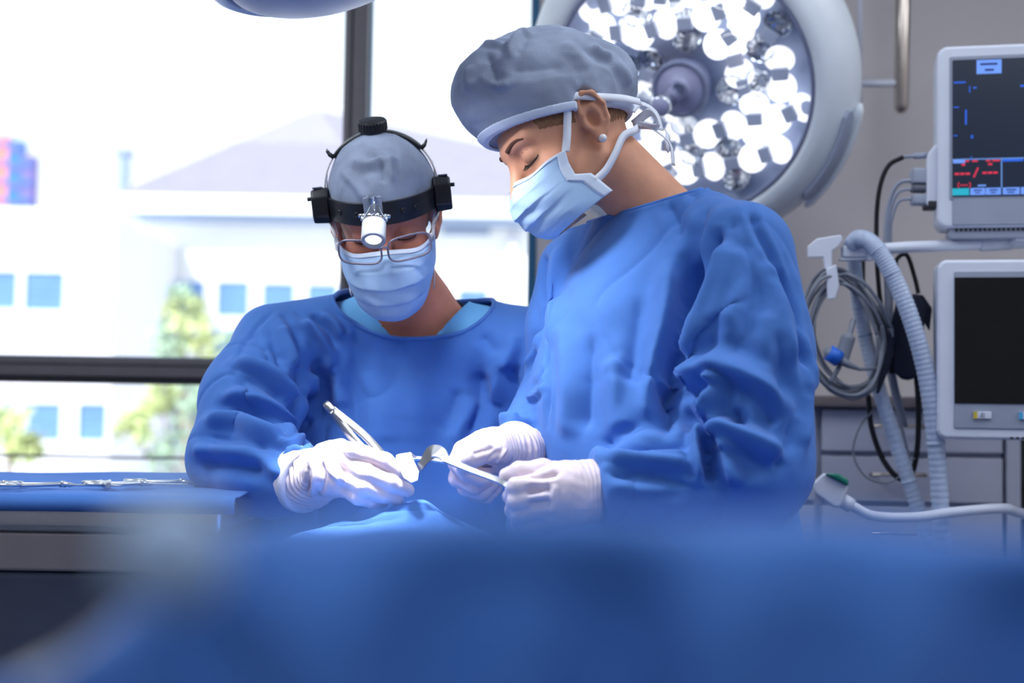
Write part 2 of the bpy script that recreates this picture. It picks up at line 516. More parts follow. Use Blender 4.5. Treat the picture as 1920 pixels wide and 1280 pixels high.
fbar('jamb', (XL - 0.002, WY - 0.005, sill_z), (XL + 0.05, WY + 0.14, head_z))
fbar('head', (XL, WY - 0.005, head_z - 0.05), (jx, WY + 0.14, head_z + 0.002))
fbar('sill', (XL, WY - 0.05, sill_z - 0.03), (jx, WY + 0.14, sill_z + 0.03))
for (a, b) in ((XL, mu - fw / 2), (mu + fw / 2, jx)):
    for (c, d) in ((sill_z, tr - tz / 2), (tr + tz / 2, head_z)):
        MB().box((a, WY + 0.074, c), (b, WY + 0.080, d)).build('pane', M['pane'], win)
rz = [on_plane(0, 853, WY + 0.35)[2], on_plane(360, 848, WY + 0.35)[2]]
MB().tube([(XL, WY + 0.35, rz[0] + 0.01), (-0.9, WY + 0.35, rz[0] - 0.002), (jx, WY + 0.35, rz[1])], 0.0035, 8).build('guard_wire', M['frame'], win, smooth=True)
for gx in (XL + 0.02, jx - 0.02):
    MB().tube([(gx, WY + 0.10, rz[0]), (gx, WY + 0.37, rz[0])], 0.008, 8).build('guard_bracket', M['frame'], win, smooth=True)

# ceiling fixtures around the area lights
for i, (tx, ty) in enumerate(TROFFERS):
    t = empty('ceiling_light', (tx, ty, CEIL_Z))
    where = ['over the window side, near the camera', 'over the window side, by the back wall', 'over the table foot, near the camera',
             'over the table, by the back wall', 'over the monitor side, near the camera', 'over the monitor side, by the back wall'][i]
    tag(t, 'recessed rectangular ceiling light panel ' + where, 'ceiling light', 'ceiling light panels')
    b = MB()
    b.box((tx - .31, ty - .61, CEIL_Z - .03), (tx + .31, ty - .58, CEIL_Z)).box((tx - .31, ty + .58, CEIL_Z - .03), (tx + .31, ty + .61, CEIL_Z))
    b.box((tx - .31, ty - .58, CEIL_Z - .03), (tx - .28, ty + .58, CEIL_Z)).box((tx + .28, ty - .58, CEIL_Z - .03), (tx + .31, ty + .58, CEIL_Z))
    b.build('frame', M['white_pl'], t, bevel=0.003)
    MB().box((tx - .28, ty - .58, CEIL_Z - .02), (tx + .28, ty + .58, CEIL_Z - .012)).build(
        'diffuser', M.setdefault('diff', mat('diffuser', (0.9, 0.93, 1, 1), 0.6, emit=(0.85, 0.92, 1, 1), estr=1.5)), t)

# ================================================================== outdoors
M['ground'] = mat('pale paving', srgb(205, 205, 200), 0.9, var=0.08, scale=0.6)
tag(MB().box((-60, 3.6, -5.2), (60, 120, -5.0)).build('ground', M['ground']), kind='structure')
M['render1'] = mat('white render', srgb(246, 246, 246), 0.9, var=0.015, scale=2)
M['render2'] = mat('pinkish white render', srgb(224, 221, 230), 0.9, var=0.015, scale=2)
M['roof'] = mat('pale roof slates', srgb(148, 143, 160), 0.9, var=0.04, scale=3)
M['eave'] = mat('blue grey trim with eave shade', srgb(150, 165, 195), 0.9, var=0.03)  # on the soffit this blue-grey paints the shadow line under the eave
M['oglass'] = mat('sky reflecting glass', srgb(112, 152, 205), 0.25, var=0.10, scale=1.5)
M['ofr'] = mat('window casing', srgb(236, 234, 242), 0.8, var=0.02)
def rect(px0, py0, px1, py1, Y):
    a = on_plane(px0, py0, Y); b = on_plane(px1, py1, Y); return a[0], a[2], b[0], b[2]

def far_window(parent, px0, py0, px1, py1, Y):
    x0, z1, x1, z0 = rect(px0, py0, px1, py1, Y)
    fr = MB()
    fr.box((x0 - .06, Y - .07, z1), (x1 + .06, Y + .02, z1 + .08)).box((x0 - .06, Y - .07, z0 - .08), (x1 + .06, Y + .02, z0))
    fr.box((x0 - .06, Y - .07, z0), (x0, Y + .02, z1)).box((x1, Y - .07, z0), (x1 + .06, Y + .02, z1))
    w = fr.build('window', M['ofr'], parent)
    MB().box((x0, Y - .015, z0), (x1, Y + .01, z1)).build('glass', M['oglass'], w)
    for k in (1, 2, 3, 4, 5):
        zz = z0 + (z1 - z0) * k / 6
        MB().box((x0, Y - .03, zz - .012), (x1, Y - .016, zz + .012)).build('blind_slat', M['oglass'], w)

B1Y = 25.0
b1 = empty('gabled_building', (-2, B1Y, -5))
tag(b1, 'large white house with a broad pale hipped roof outside the window', 'building')
x0, z1, x1, _ = rect(224, 402, 1100, 415, B1Y)
zE = z1
MB().box((x0, B1Y, -5), (x1 + 3, B1Y + 10, zE)).build('wall', M['render1'], b1)
ex0 = on_plane(212, 378, B1Y - .6)[0]
MB().box((ex0, B1Y - .6, zE - 0.02), (x1 + 3.4, B1Y + 10.4, zE + .27)).build('fascia', M['render1'], b1)
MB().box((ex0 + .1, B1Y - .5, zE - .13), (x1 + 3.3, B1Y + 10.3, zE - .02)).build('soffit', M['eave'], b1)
ap = on_plane(587, 203, B1Y + 2.5)
rx1 = x1 + 3.2
rz0 = zE + .27
r = MB(); ridge2 = Vector((ap[0] + .3, B1Y + 7, ap[2]))
r.add([(ex0, B1Y - .6, rz0), (rx1, B1Y - .6, rz0), (rx1, B1Y + 10.4, rz0), (ex0, B1Y + 10.4, rz0), (ap[0], B1Y + 2.5, ap[2]), tuple(ridge2)],
      [(0, 1, 4), (1, 2, 5, 4), (2, 3, 5), (3, 0, 4, 5), (3, 2, 1, 0)])
r.build('roof', M['roof'], b1)
ch = on_plane(234, 372, B1Y + 1.5); ct = on_plane(234, 292, B1Y + 1.5)
MB().box((ch[0] - .10, B1Y + 1.3, ch[2] - .6), (ch[0] + .10, B1Y + 1.5, ct[2])).box((ch[0] - .15, B1Y + 1.25, ct[2]), (ch[0] + .15, B1Y + 1.55, ct[2] + .08)).build('chimney', M['eave'], b1)
for q in ((331, 527, 384, 592), (409, 528, 467, 594), (494, 531, 552, 596), (578, 533, 632, 598), (690, 536, 750, 600), (860, 544, 914, 606),
          (402, 618, 462, 668), (490, 620, 550, 670), (250, 760, 330, 850), (360, 762, 430, 850)):
    far_window(b1, *q, B1Y)
pipe = on_plane(962, 420, B1Y - .15)
MB().tube([(pipe[0], B1Y - .15, -5), (pipe[0], B1Y - .15, zE - .1)], .06, 8).build('downpipe', M['ofr'], b1, smooth=True)
x0, z1, x1, z0 = rect(830, 428, 918, 441, B1Y - .05)
MB().box((x0, B1Y - .12, z0), (x1, B1Y + .02, z1)).build('string_course', M['eave'], b1)

B2Y = 21.0
b2 = empty('side_building', (-10, B2Y, -5))
tag(b2, 'low flat-roofed pale building at the left edge outside the window', 'building')
_, z1, x1, _ = rect(0, 403, 218, 420, B2Y)
MB().box((-16, B2Y, -5), (x1, B2Y + 3.8, z1)).build('wall', M['render2'], b2)
MB().box((-16.1, B2Y - .1, z1), (x1 + .06, B2Y + 3.9, z1 + .10)).build('parapet', M['render1'], b2)
for q in ((-40, 508, 33, 580), (50, 510, 121, 583), (-40, 752, 22, 824), (46, 755, 115, 826), (150, 756, 200, 826)):
    far_window(b2, *q, B2Y)

TY = 60.0
tw = empty('distant_tower', (-21, TY, -5))
tag(tw, 'distant blurred red and blue tower block at the far left', 'building')
M['tpink'] = mat('salmon cladding', srgb(236, 140, 130), 0.8); M['tblue'] = mat('blue glazing', srgb(62, 120, 190), 0.5)
M['tpurp'] = mat('mauve cladding', srgb(122, 112, 176), 0.8)
for (a, b, t, mm, nm) in ((-60, 15, 252, 'tpink', 'pink_wing'), (15, 40, 262, 'tblue', 'glazed_wing'), (40, 62, 290, 'tpurp', 'mauve_wing')):
    xa, zt, xb, _ = rect(a, t, b, t + 10, TY)
    w = MB().box((xa, TY, -5), (xb, TY + .8, zt)).build(nm, M[mm], tw)
    for k in range(7):
        MB().box((xa + .06, TY - .06, zt - .5 - k * .8), (xb - .06, TY, zt - .3 - k * .8)).build('floor_band', M['tblue'] if mm != 'tblue' else M['tpurp'], w)

M['leaf'] = mat('young leaves', srgb(206, 214, 158), 0.8, var=0.35, scale=3.0)
M['leaf2'] = mat('blue green leaves', srgb(176, 198, 176), 0.8, var=0.35, scale=3.0)
M['bark'] = mat('bark', srgb(150, 135, 120), 0.9, var=0.2)
def tree(label, Y, px, base_py, blobs, seed, n=420, lm='leaf'):
    rs = np.random.RandomState(seed)
    root = on_plane(px, base_py, Y); root[2] = -5
    t = empty('tree', tuple(root)); tag(t, label, 'tree', 'small trees outside the window')
    top = on_plane(px, blobs[0][1], Y)
    tr_ = MB().tube([root, (root[0] + .1, Y, (root[2] + top[2]) / 2), top], [.09, .06, .015], 8)
    for (bx, by, br) in blobs:
        e = on_plane(bx, by, Y); tr_.tube([(top[0], Y, top[2] - 1.4), e], [.03, .008], 6)
    tr_.build('trunk', M['bark'], t, smooth=True)
    for bi, (bx, by, br) in enumerate(blobs):
        c = on_plane(bx, by, Y); rad = br / FPX * Y; b = MB()
        for _ in range(n):
            u = rs.normal(size=3); u /= np.linalg.norm(u); q = c + u * rad * rs.rand() ** 0.45 * np.array([1, .8, 1])
            d = rs.normal(size=3); d /= np.linalg.norm(d); e = np.cross(d, rs.normal(size=3)); e /= np.linalg.norm(e)
            s_ = .05 + .06 * rs.rand()
            b.add([q - d * s_, q + e * s_ * .5, q + d * s_, q - e * s_ * .5], [(0, 1, 2, 3)])
        o = b.build('foliage', M['leaf' if (bi + (lm == 'leaf2')) % 2 == 0 else 'leaf2'], t); o['kind'] = 'stuff'
tree('pale green tree before the windows of the white house', 17, 345, 760, [(345, 590, 42), (320, 640, 40), (380, 640, 46), (335, 555, 22)], 3, 90)
tree('leafy tree below the window rail beside the surgeon', 15, 360, 830, [(370, 760, 60), (250, 800, 46), (320, 840, 60), (300, 745, 35), (400, 840, 50)], 5, 80, 'leaf2')
tree('leafy tree at the lower left edge below the window rail', 14, 20, 830, [(15, 800, 50), (-40, 780, 60), (50, 840, 34)], 6, 90)
tree('low greenery behind the surgeon at the house foot', 18, 460, 700, [(440, 655, 34), (500, 668, 34)], 8, 80, 'leaf2')

# ================================================================== surgical lamps
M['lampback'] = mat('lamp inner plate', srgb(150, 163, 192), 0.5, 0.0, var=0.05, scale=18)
M['lit'] = mat('lit reflector', (1, 1, 1, 1), 0.3, emit=(1.0, 0.985, 0.96, 1), estr=0.9)
M['module'] = mat('led module', srgb(205, 212, 226), 0.4, var=0.03)
M['hub'] = mat('anodised hub', srgb(176, 178, 212), 0.4, 0.1, var=0.03)
M['hubdark'] = mat('hub ring', srgb(130, 138, 170), 0.4, 0.1, var=0.03)

# (u right, v up) in lamp radii units of pixels, lit?, bow-tie angle
PODS = [(1117,26,1,20),(1182,12,0,80),(1141,76,1,10),(1210,65,1,25),(1223,2,1,0),(1273,48,0,100),(1335,21,1,25),(1395,8,1,60),
        (1357,65,1,40),(1372,107,1,110),(1430,57,0,60),(1392,155,0,20),(1457,124,1,100),(1481,196,1,30),(1418,213,1,100),
        (1354,241,1,25),(1292,265,0,110),(1200,206,1,60),(1237,240,1,70),(1256,283,1,90),(1382,303,0,110),(1318,322,1,15),
        (1443,278,1,25),(1206,151,0,80),(1262,332,1,30),(1100,90,1,60),(1090,150,1,90),(1108,215,0,70),(1140,270,1,50),(1185,325,1,40),(1150,150,0,20)]

def bowl(mb, mx, rx, depth, flutes):
    """a fluted reflector cup, open towards +Z"""
    n = 28; rings = [(0.12, -depth), (0.5, -depth * .86), (0.8, -depth * .5), (1.0, 0.0), (1.06, 0.001), (1.02, -.006), (0.6, -depth * 1.1), (0.1, -depth * 1.15)]
    o = len(mb.v)
    for i, (rr, h) in enumerate(rings):
        for k in range(n):
            a = 2 * math.pi * k / n; w = 1 - (0.05 * flutes if (k % 2 and 1 <= i <= 3) else 0)
            mb.v.append(tuple(mx @ Vector((rx * rr * w * math.cos(a), rx * rr * w * math.sin(a), h))))
    for i in range(len(rings) - 1):
        for k in range(n):
            a = o + i * n + k; b = o + i * n + (k + 1) % n
            mb.f.append((a, b, b + n, a + n))
    mb.f.append(tuple(o + k for k in range(n)))

def lamp_head(label, centre, normal, uphint, R, pods, on=True, dome=0.0, handle=True):
    t = empty('surgical_lamp', tuple(centre)); tag(t, label, 'surgical lamp')
    mx = frame_mx(centre, normal, uphint)      # local x = right seen from the front
    Ro = R * 1.31
    prof = [(R * 1.0, -.004), (R * 1.015, .006), (R * 1.05, .012), (R * 1.13, .006), (R * 1.22, -.014), (R * 1.29, -.045), (Ro, -.075), (R * 1.295, -.095),
            (R * 1.24, -.112), (R * 1.05, -.122), (R * .7, -.135), (R * .35, -.15), (R * .30, -.185), (0.0001, -.19)]
    MB().lathe(prof, mx, 96, False).build('shell', M['lamp_shell'], t, smooth=True)
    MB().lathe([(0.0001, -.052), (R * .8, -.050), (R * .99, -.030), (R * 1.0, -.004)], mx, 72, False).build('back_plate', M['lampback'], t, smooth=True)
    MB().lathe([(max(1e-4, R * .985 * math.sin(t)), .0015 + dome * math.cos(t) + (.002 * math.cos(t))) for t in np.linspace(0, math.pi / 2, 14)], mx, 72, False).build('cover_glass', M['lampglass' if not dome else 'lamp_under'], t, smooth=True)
    MB().lathe([(R * .985, -.005), (R * .985, .007), (R * 1.008, .0085), (R * 1.012, -.002)], mx, 96, False).build('glass_rim', M['hubdark'], t, smooth=True)
    # grip rails around the rim; greyer bands paint the shade of grip slots
    for a0 in (-38, 100, 220):
        pts, ups = [], []
        for k in range(17):
            a = math.radians(a0 + k * 2.2)
            pts.append(mx @ Vector((R * 1.265 * math.cos(a), R * 1.265 * math.sin(a), -.022))); ups.append(mx.to_3x3() @ Vector((.75 * math.cos(a), .75 * math.sin(a), .65)))
        MB().ribbon(pts, ups, [.004] + [.020] * 15 + [.004], .008).build('grip_recess_shade', M['lamp_under'], t, smooth=False)
        pts2 = [mx @ Vector((R * 1.325 * math.cos(math.radians(a0 - 3 + k * 2.5)), R * 1.325 * math.sin(math.radians(a0 - 3 + k * 2.5)), -.045)) for k in range(17)]
        MB().tube(pts2, [.004] + [.0085] * 15 + [.004], 10).build('grip_rail', M['lamp_shell'], t, smooth=True)
    for (u, v, lit, ang) in pods:
        a = math.radians(ang); c = Vector((u, v, -.020)); d = Vector((math.cos(a), math.sin(a), 0))
        lit = lit and on
        pod = None
        for sgn in (-1, 1):
            b = MB(); tilt = Matrix.Rotation(-sgn * .45, 4, Vector((-d.y, d.x, 0)))
            bowl(b, mx @ Matrix.Translation(c + d * (sgn * .0265)) @ tilt, .0275, .019, .7 if lit else 1.3)
            if pod is None:
                pod = b.build('reflector', M['lit' if lit else 'chrome'], t)
            else:
                b.build('reflector_cup', M['lit' if lit else 'chrome'], pod)
        mb = MB().box((-.015, -.012, -.006), (.015, .012, .012), mx @ Matrix.Translation(c) @ Matrix.Rotation(a + math.pi / 2, 4, 'Z'))
        mb.build('led_module', M['module'], pod, bevel=0.002)
    if not handle: return t, mx
    MB().lathe([(.056, -.03), (.056, .010), (.052, .014), (.047, .014), (.046, .010)], mx, 48).build('hub_ring', M['hubdark'], t, smooth=True)
    MB().lathe([(.046, -.01), (.046, .011), (.043, .0125), (.024, .0125), (.021, .017), (.0205, .024), (0.0001, .024)], mx, 48).build('hub', M['hub'], t, smooth=True)
    hm = mx
    MB().lathe([(.0195, .02), (.0195, .036), (.0175, .040), (.0175, .135), (.0190, .137), (.0190, .151), (.0175, .154)], hm, 40).build('handle', M['chrome'], t, smooth=True)
    MB().lathe([(.0173, .1542), (.0165, .1555), (0.0001, .1558)], hm, 40).build('handle_cap', M['hub'], t, smooth=True)
    return t, mx

LN = Vector((-.34, -.82, -.42)).normalized()
LC = PV(1277, 165, 2.75); LR = .254
right = Vector((1, 0, 0)); right = (right - LN * right.dot(LN)).normalized()
mxl = frame_mx(LC, LN, right)
# local y of frame = z cross x; pods given in photograph pixels are laid out on the lamp's own disc
pods = []
for (px, py, lit, ang) in PODS:
    u, v = (px - 1277) / 970.0, (165 - py) / 970.0
    pods.append((u, v, lit, ang))
yloc = LN.cross(right)
sgn_y = 1 if yloc.z > 0 else -1
pods = [(u, v * sgn_y, l, a * sgn_y) for (u, v, l, a) in pods if u * u + v * v < (LR * .93) ** 2]
# rows out of the photograph's frame (above its top edge), same kind of cups
for (px, py, lit, ang) in ((1160,-40,1,40),(1225,-55,0,80),(1290,-40,1,20),(1350,-35,1,70),(1250,-5,1,10),(1400,-30,0,50)):
    u, v = (px - 1277) / 970.0, (165 - py) / 970.0
    if u * u + v * v < (LR * .93) ** 2: pods.append((u, v * sgn_y, lit, ang * sgn_y))
lampA, _ = lamp_head('large round lit surgical lamp with many reflectors behind the assistant', LC, LN, right, LR, pods)
bk = LC - LN * .17
MB().tube(spline([bk, bk - LN * .06, bk - LN * .10 + Vector((.0, .02, .10)), (LC.x + .05, bk.y + .12, 2.2), (LC.x + .05, bk.y + .12, CEIL_Z)], 8), .022, 16).build('arm', M['lamp_shell'], lampA, smooth=True)
MB().lathe([(.09, 0), (.09, -.03), (.03, -.05)], Matrix.Translation((LC.x + .05, bk.y + .12, CEIL_Z)), 32).build('ceiling_mount', M['lamp_shell'], lampA, smooth=True)

# second lamp head, seen from the side at the top edge; its light falls on the field
LBC = PV(606, -60, 1.74)
TGT = PV(800, 880, 1.80)
LBN = Vector((.25, -.02, -.97)).normalized()
podsB = [(.085 * math.cos(k * math.pi / 5), .085 * math.sin(k * math.pi / 5), 1, k * 36 + 90) for k in range(10)] + \
        [(.05 * math.cos(k * math.pi / 2.5), .05 * math.sin(k * math.pi / 2.5), 1, k * 72) for k in range(5)]
lampB, mxb = lamp_head('second round surgical lamp seen edge-on at the top edge above the surgeon', LBC, LBN, (1, 0, .3), .123, podsB, dome=.040, handle=False)
bk = LBC - LBN * .18
MB().tube(spline([bk, bk - LBN * .08, (LBC.x - .1, LBC.y + .25, 2.45), (LBC.x - .1, LBC.y + .25, CEIL_Z)], 8), .02, 16).build('arm', M['lamp_shell'], lampB, smooth=True)
MB().lathe([(.08, 0), (.08, -.03), (.03, -.05)], Matrix.Translation((LBC.x - .1, LBC.y + .25, CEIL_Z)), 32).build('ceiling_mount', M['lamp_shell'], lampB, smooth=True)
def spot(name, loc, tgt, energy, deg, blend, size, col=(1, .97, .95), parent=None):
    d = bpy.data.lights.new(name, 'SPOT'); d.energy = energy; d.spot_size = math.radians(deg); d.spot_blend = blend
    d.shadow_soft_size = size; d.color = col
    o = bpy.data.objects.new(name, d); COL.objects.link(o); o.location = loc
    o.rotation_euler = (Vector(tgt) - Vector(loc)).to_track_quat('-Z', 'Y').to_euler()
    if parent is not None:
        o.parent = parent; o.location = Vector(loc) - parent.location
    return o
spot('lamp_beam', LBC + LBN * .07, P(672, 915, 1.78), 95, 28, 1.0, .05, (.97, .97, 1.0), lampB)
spot('lamp_spill', LBC + LBN * .07, P(960, 700, 1.88), 17, 80, 1.0, .05, (.97, .97, 1.0), lampB)

# ================================================================== wall hanger with tubes
ih = empty('hanger_rail', tuple(on_plane(1690, 215, 2.95))); tag(ih, 'brushed steel tube hanger with thin white rod on the grey wall', 'hanger')
q = lambda x, y, Y=2.95: Vector(on_plane(x, y, Y))
a = q(1690, 212); b = q(1702, -60); MB().tube([a + Vector((0, 0, 0)), a + Vector((0, 0, .006)), a + Vector((0, 0, .016)), (b.x, b.y, CEIL_Z)], [.006, .0125, .0155, .0155], 20).build('steel_tube', M['brass'], ih, smooth=True)
a = q(1612, 218); b = q(1612, 0)
MB().tube([a, (b.x, b.y, CEIL_Z)], .0052, 12).build('rod', M['white_pl'], ih, smooth=True)
MB().tube([q(1612, 157), q(1690, 156)], .0075, 12).build('cross_bar', M['white_pl'], ih, smooth=True)

# ================================================================== cabinets at the right
cy = 2.72
def crect(px0, py0, px1, py1, Y=cy):
    a = on_plane(px0, py0, Y); b = on_plane(px1, py1, Y); return a[0], a[2], b[0], b[2]
cab = empty('drawer_cabinet', tuple(on_plane(1700, 1000, cy))); tag(cab, 'pale grey drawer cabinet against the back wall under the counter', 'cabinet')
xa, zt, xb, _ = crect(1180, 757, 1884, 800)
MB().box((xa, cy + .02, .08), (xb, WY - .01, zt)).build('body', M['cab'], cab)
MB().box((xa + .02, cy + .06, 0), (xb - .02, WY - .02, .08)).build('plinth', M['frame_dark'], cab)
zz = [zt, crect(1700, 852, 1, 1)[1], crect(1700, 946, 1, 1)[1], crect(1700, 1075, 1, 1)[1], .34, .1]
for i in range(5):
    for (da, db) in ((xa, xa + .36), (xa + .365, xb)):
        dr = MB().box((da + .004, cy, zz[i + 1] + .005), (db - .004, cy + .02, zz[i] - .005)).build('drawer', M['cab'], cab, bevel=.002)
        mxp = (da + db) / 2 - .03 if db == xb else (da + db) / 2; hz = (zz[i] + zz[i + 1]) / 2 + .01
        MB().tube([(mxp - .05, cy, hz), (mxp - .05, cy - .02, hz), (mxp + .05, cy - .02, hz), (mxp + .05, cy, hz)], .0035, 8).build('pull', M['brass'], dr, smooth=True)
wt = MB().box((xa - .01, cy - .02, zt), (xb + .9, WY - .005, zt + .022)).build('counter_top', M['cab_top'], None, bevel=.004)
tag(wt, 'thin brownish counter top above the drawer cabinet', 'counter')
c2 = empty('glass_front_cabinet', (xb + .4, cy, 0)); tag(c2, 'dark glass-fronted cabinet at the right edge beside the drawers', 'cabinet')
b = MB().box((xb + .004, cy + .02, .0), (xb + .85, WY - .01, zt)); b.build('body', M['cab'], c2)
MB().box((xb + .03, cy + .004, .12), (xb + .82, cy + .019, zt - .03)).build('door_glass', mat('smoked glass', srgb(30, 38, 46), .12, var=.5, scale=7), c2)
MB().box((xb + .004, cy, .08), (xb + .03, cy + .02, zt)).box((xb + .03, cy, zt - .03), (xb + .85, cy + .02, zt)).build('door_frame', M['cab'], c2)

# ================================================================== equipment column with two monitors
colx, coly = PV(2030, 460, 2.42)[0], PV(2030, 460, 2.42)[1]
ec = empty('equipment_column', (colx, coly, 0)); tag(ec, 'white equipment column with side arm beside the two monitors', 'equipment stand')
MB().box((colx - .05, coly + .02, .06), (colx + .05, coly + .12, 1.9)).build('post', M['white_pl'], ec, bevel=.012)
MB().box((colx - .3, coly - .25, .05), (colx + .3, coly + .28, .12)).build('base', M['grey_pl'], ec, bevel=.02)
for sx in (-1, 1):
    for sy in (-1, 1):
        MB().lathe([(.025, -.012), (.028, 0), (.025, .012)], frame_mx((colx + sx * .25, coly + sy * .2, .028), (1, 0, 0), (0, 1, 0)), 20).build('caster', M['rubber'], ec, smooth=True)
armD = 2.40
A = lambda x, y, d=armD: PV(x, y, d)
MB().tube([A(1598, 471), A(1700, 463), A(1860, 457), A(1920, 455), Vector((colx, coly + .05, A(1920, 455).z))], .0095, 16).build('arm', M['white_pl'], ec, smooth=True)
MB().tube([A(1838, 459), A(1895, 456)], .0112, 16).build('arm_sleeve', M['white_pl'], ec, smooth=True)
# clip at the arm's end
cl = MB()
ps = [(1514, 462), (1532, 447), (1577, 440), (1580, 450), (1572, 462), (1560, 470), (1560, 505), (1546, 505), (1543, 482), (1514, 483)]
n = len(ps)
cl.add([A(x, y, armD - .025) for x, y in ps] + [A(x, y, armD + .015) for x, y in ps], [tuple(range(n))[::-1], tuple(range(n, 2 * n))] + [(i, (i + 1) % n, n + (i + 1) % n, n + i) for i in range(n)])
clip = cl.build('arm_clip', M['white_pl'], ec, bevel=.002)
cl = MB(); ps = [(1549, 505), (1568, 495), (1574, 535), (1566, 560), (1551, 562)]; n = len(ps)
cl.add([A(x, y, armD - .03) for x, y in ps] + [A(x, y, armD + .005) for x, y in ps], [tuple(range(n))[::-1], tuple(range(n, 2 * n))] + [(i, (i + 1) % n, n + (i + 1) % n, n + i) for i in range(n)])
cl.build('hook', M['white_pl'], clip, bevel=.002)
MB().box((-.02, -.012, -.010), (.03, .012, .010), Matrix.Translation(A(1600, 473))).build('arm_socket', M['white_pl'], clip, bevel=.003)
MB().bar(A(1574, 487), A(1637, 486), .02, .004).bar(A(1633, 488, armD - .012), A(1633, 457, armD - .012), .012, .008).build('hose_tray', M['white_pl'], clip, bevel=.001)

def monitor(name, label, cat, x0, y0, wm, hm, D, yaw, tilt, bez, foot):
    """case whose front's upper left corner shows at pixel x0,y0; returns (empty, matrix front: x right, y up, z toward viewer)"""
    c = A(x0, y0, D); xr = Vector((math.cos(yaw), -math.sin(yaw), 0)); zf = Vector((-math.sin(yaw), -math.cos(yaw), 0))
    zf = (zf + Vector((0, 0, tilt))).normalized(); up = zf.cross(xr)
    mx = Matrix((xr, up, zf)).transposed().to_4x4(); mx.translation = c
    t = empty(name, tuple(mx @ Vector((wm / 2, -hm, -.06)))); tag(t, label, cat)
    return t, mx

def rounded(mb, mx, x0, y0, x1, y1, r, z0, z1, n=6, hole=None):
    pts = []
    for cx, cy_, a0 in ((x1 - r, y1 - r, 0), (x0 + r, y1 - r, 90), (x0 + r, y0 + r, 180), (x1 - r, y0 + r, 270)):
        for k in range(n + 1):
            a = math.radians(a0 + 90 * k / n); pts.append((cx + r * math.cos(a), cy_ + r * math.sin(a)))
    m = len(pts)
    mb.add([mx @ Vector((x, y, z1)) for x, y in pts] + [mx @ Vector((x, y, z0)) for x, y in pts],
           [tuple(range(m)), tuple(range(m, 2 * m))[::-1]] + [(i, m + i, m + (i + 1) % m, (i + 1) % m) for i in range(m)])
    return mb

M['scr'] = mat('monitor screen', srgb(12, 22, 38), .25, var=.15, scale=6, emit=srgb(40, 56, 84), estr=.30)
M['scr_blue'] = mat('screen blue', srgb(30, 90, 200), .4, emit=srgb(40, 100, 220), estr=.45)
M['scr_pale'] = mat('screen pale blue', srgb(110, 150, 230), .4, emit=srgb(110, 155, 240), estr=.45)
M['scr_teal'] = mat('screen teal', srgb(30, 170, 190), .4, emit=srgb(30, 165, 185), estr=.5)
M['scr_red'] = mat('screen red', srgb(210, 40, 70), .4, emit=srgb(215, 50, 75), estr=.55)
M['scr_ink'] = mat('screen ink', srgb(28, 50, 110), .4, emit=srgb(28, 50, 110), estr=.5)
M['scr_line'] = mat('screen line', srgb(90, 130, 190), .4, emit=srgb(100, 145, 205), estr=.6)
M['offscr'] = mat('dark screen', srgb(8, 9, 13), .22, var=.1, spec=.4)
s1 = 2.38 / FPX
mt, mx = monitor('patient_monitor', 'white patient monitor with a lit dark blue screen, upper of the two', 'monitor', 1757, 92, 0, 0, 2.38, math.radians(13), -.02, 0, 0)
mt.location = mx @ Vector((.19, -.30, -.06))
U = lambda px: (px - 1757) * s1 / math.cos(math.radians(13)) * 1.0
V_ = lambda py: -(py - 92) * s1
WM = .40
rounded(MB(), mx, 0, V_(428), WM, V_(86), .018, -.10, -.004).build('case', M['white_pl'], mt, bevel=.006)
rounded(MB(), mx, U(1784), V_(424), WM - .02, V_(374), .004, -.02, -.0015).build('lower_panel', M['grey_pl'], mt, bevel=.002)
fr = rounded(MB(), mx, U(1779), V_(376), WM - .02, V_(106), .004, -.02, -.0015); fr.build('screen_surround', M['grey_pl'], mt, bevel=.002)
sc = rounded(MB(), mx, U(1784), V_(370), WM - .025, V_(114), .001, -.02, 0.0); scr = sc.build('screen', M['scr'], mt)
rounded(MB(), mx, .02, V_(447), WM - .03, V_(428), .006, -.09, -.012).build('underside', M['grey_pl'], mt, bevel=.002)
vt = MB()
for k in range(22):
    vt.box((U(1790) + k * .0075, V_(434), -.0125), (U(1790) + k * .0075 + .004, V_(428.5), -.0105), mx)
vt.build('vent_slots', M['frame_dark'], mt)
def onscr(name, x0, y0, x1, y1, mm, lift=.0006):
    return MB().box((U(x0), V_(y1), -.001), (U(x1), V_(y0), lift), mx).build(name, M[mm], scr)
onscr('alarm_key', 1826, 116, 1869, 142, 'scr_pale')
onscr('key_print', 1832, 122, 1862, 126, 'scr_ink', .0009); onscr('key_print', 1840, 133, 1856, 137, 'scr_ink', .0009)
for (a, b_, c, d) in ((1786, 155, 1807, 158), (1813, 164, 1815, 176), (1820, 166, 1826, 169), (1786, 202, 1795, 204), (1806, 208, 1809, 236), (1786, 255, 1793, 257),
                     (1816, 256, 1820, 262), (1816, 296, 1818, 302), (1901, 165, 1925, 169)):
    onscr('trace', a, b_, c, d, 'scr_blue')
onscr('divider', 1784, 300, 2085, 302, 'scr_line'); onscr('divider', 1868, 302, 1870, 355, 'scr_line')
onscr('banner', 1785, 302, 1806, 308, 'scr_pale'); onscr('banner', 1871, 302, 1906, 307, 'scr_blue')
for (a, b_, c, d) in ((1804, 303, 1813, 306), (1818, 303, 1828, 306), (1842, 303, 1850, 306), (1853, 303, 1866, 306), (1800, 309, 1806, 313), (1846, 309, 1853, 313)):
    onscr('red_print', a, b_, c, d, 'scr_red')
def dash(a, b_, w, y, t):
    for k in range(3): onscr('dash', a + k * b_, y, a + k * b_ + w, y + t, 'scr_red')
dash(1788, 9.4, 7.6, 326, 4); dash(1836, 9.4, 7.6, 325, 4)
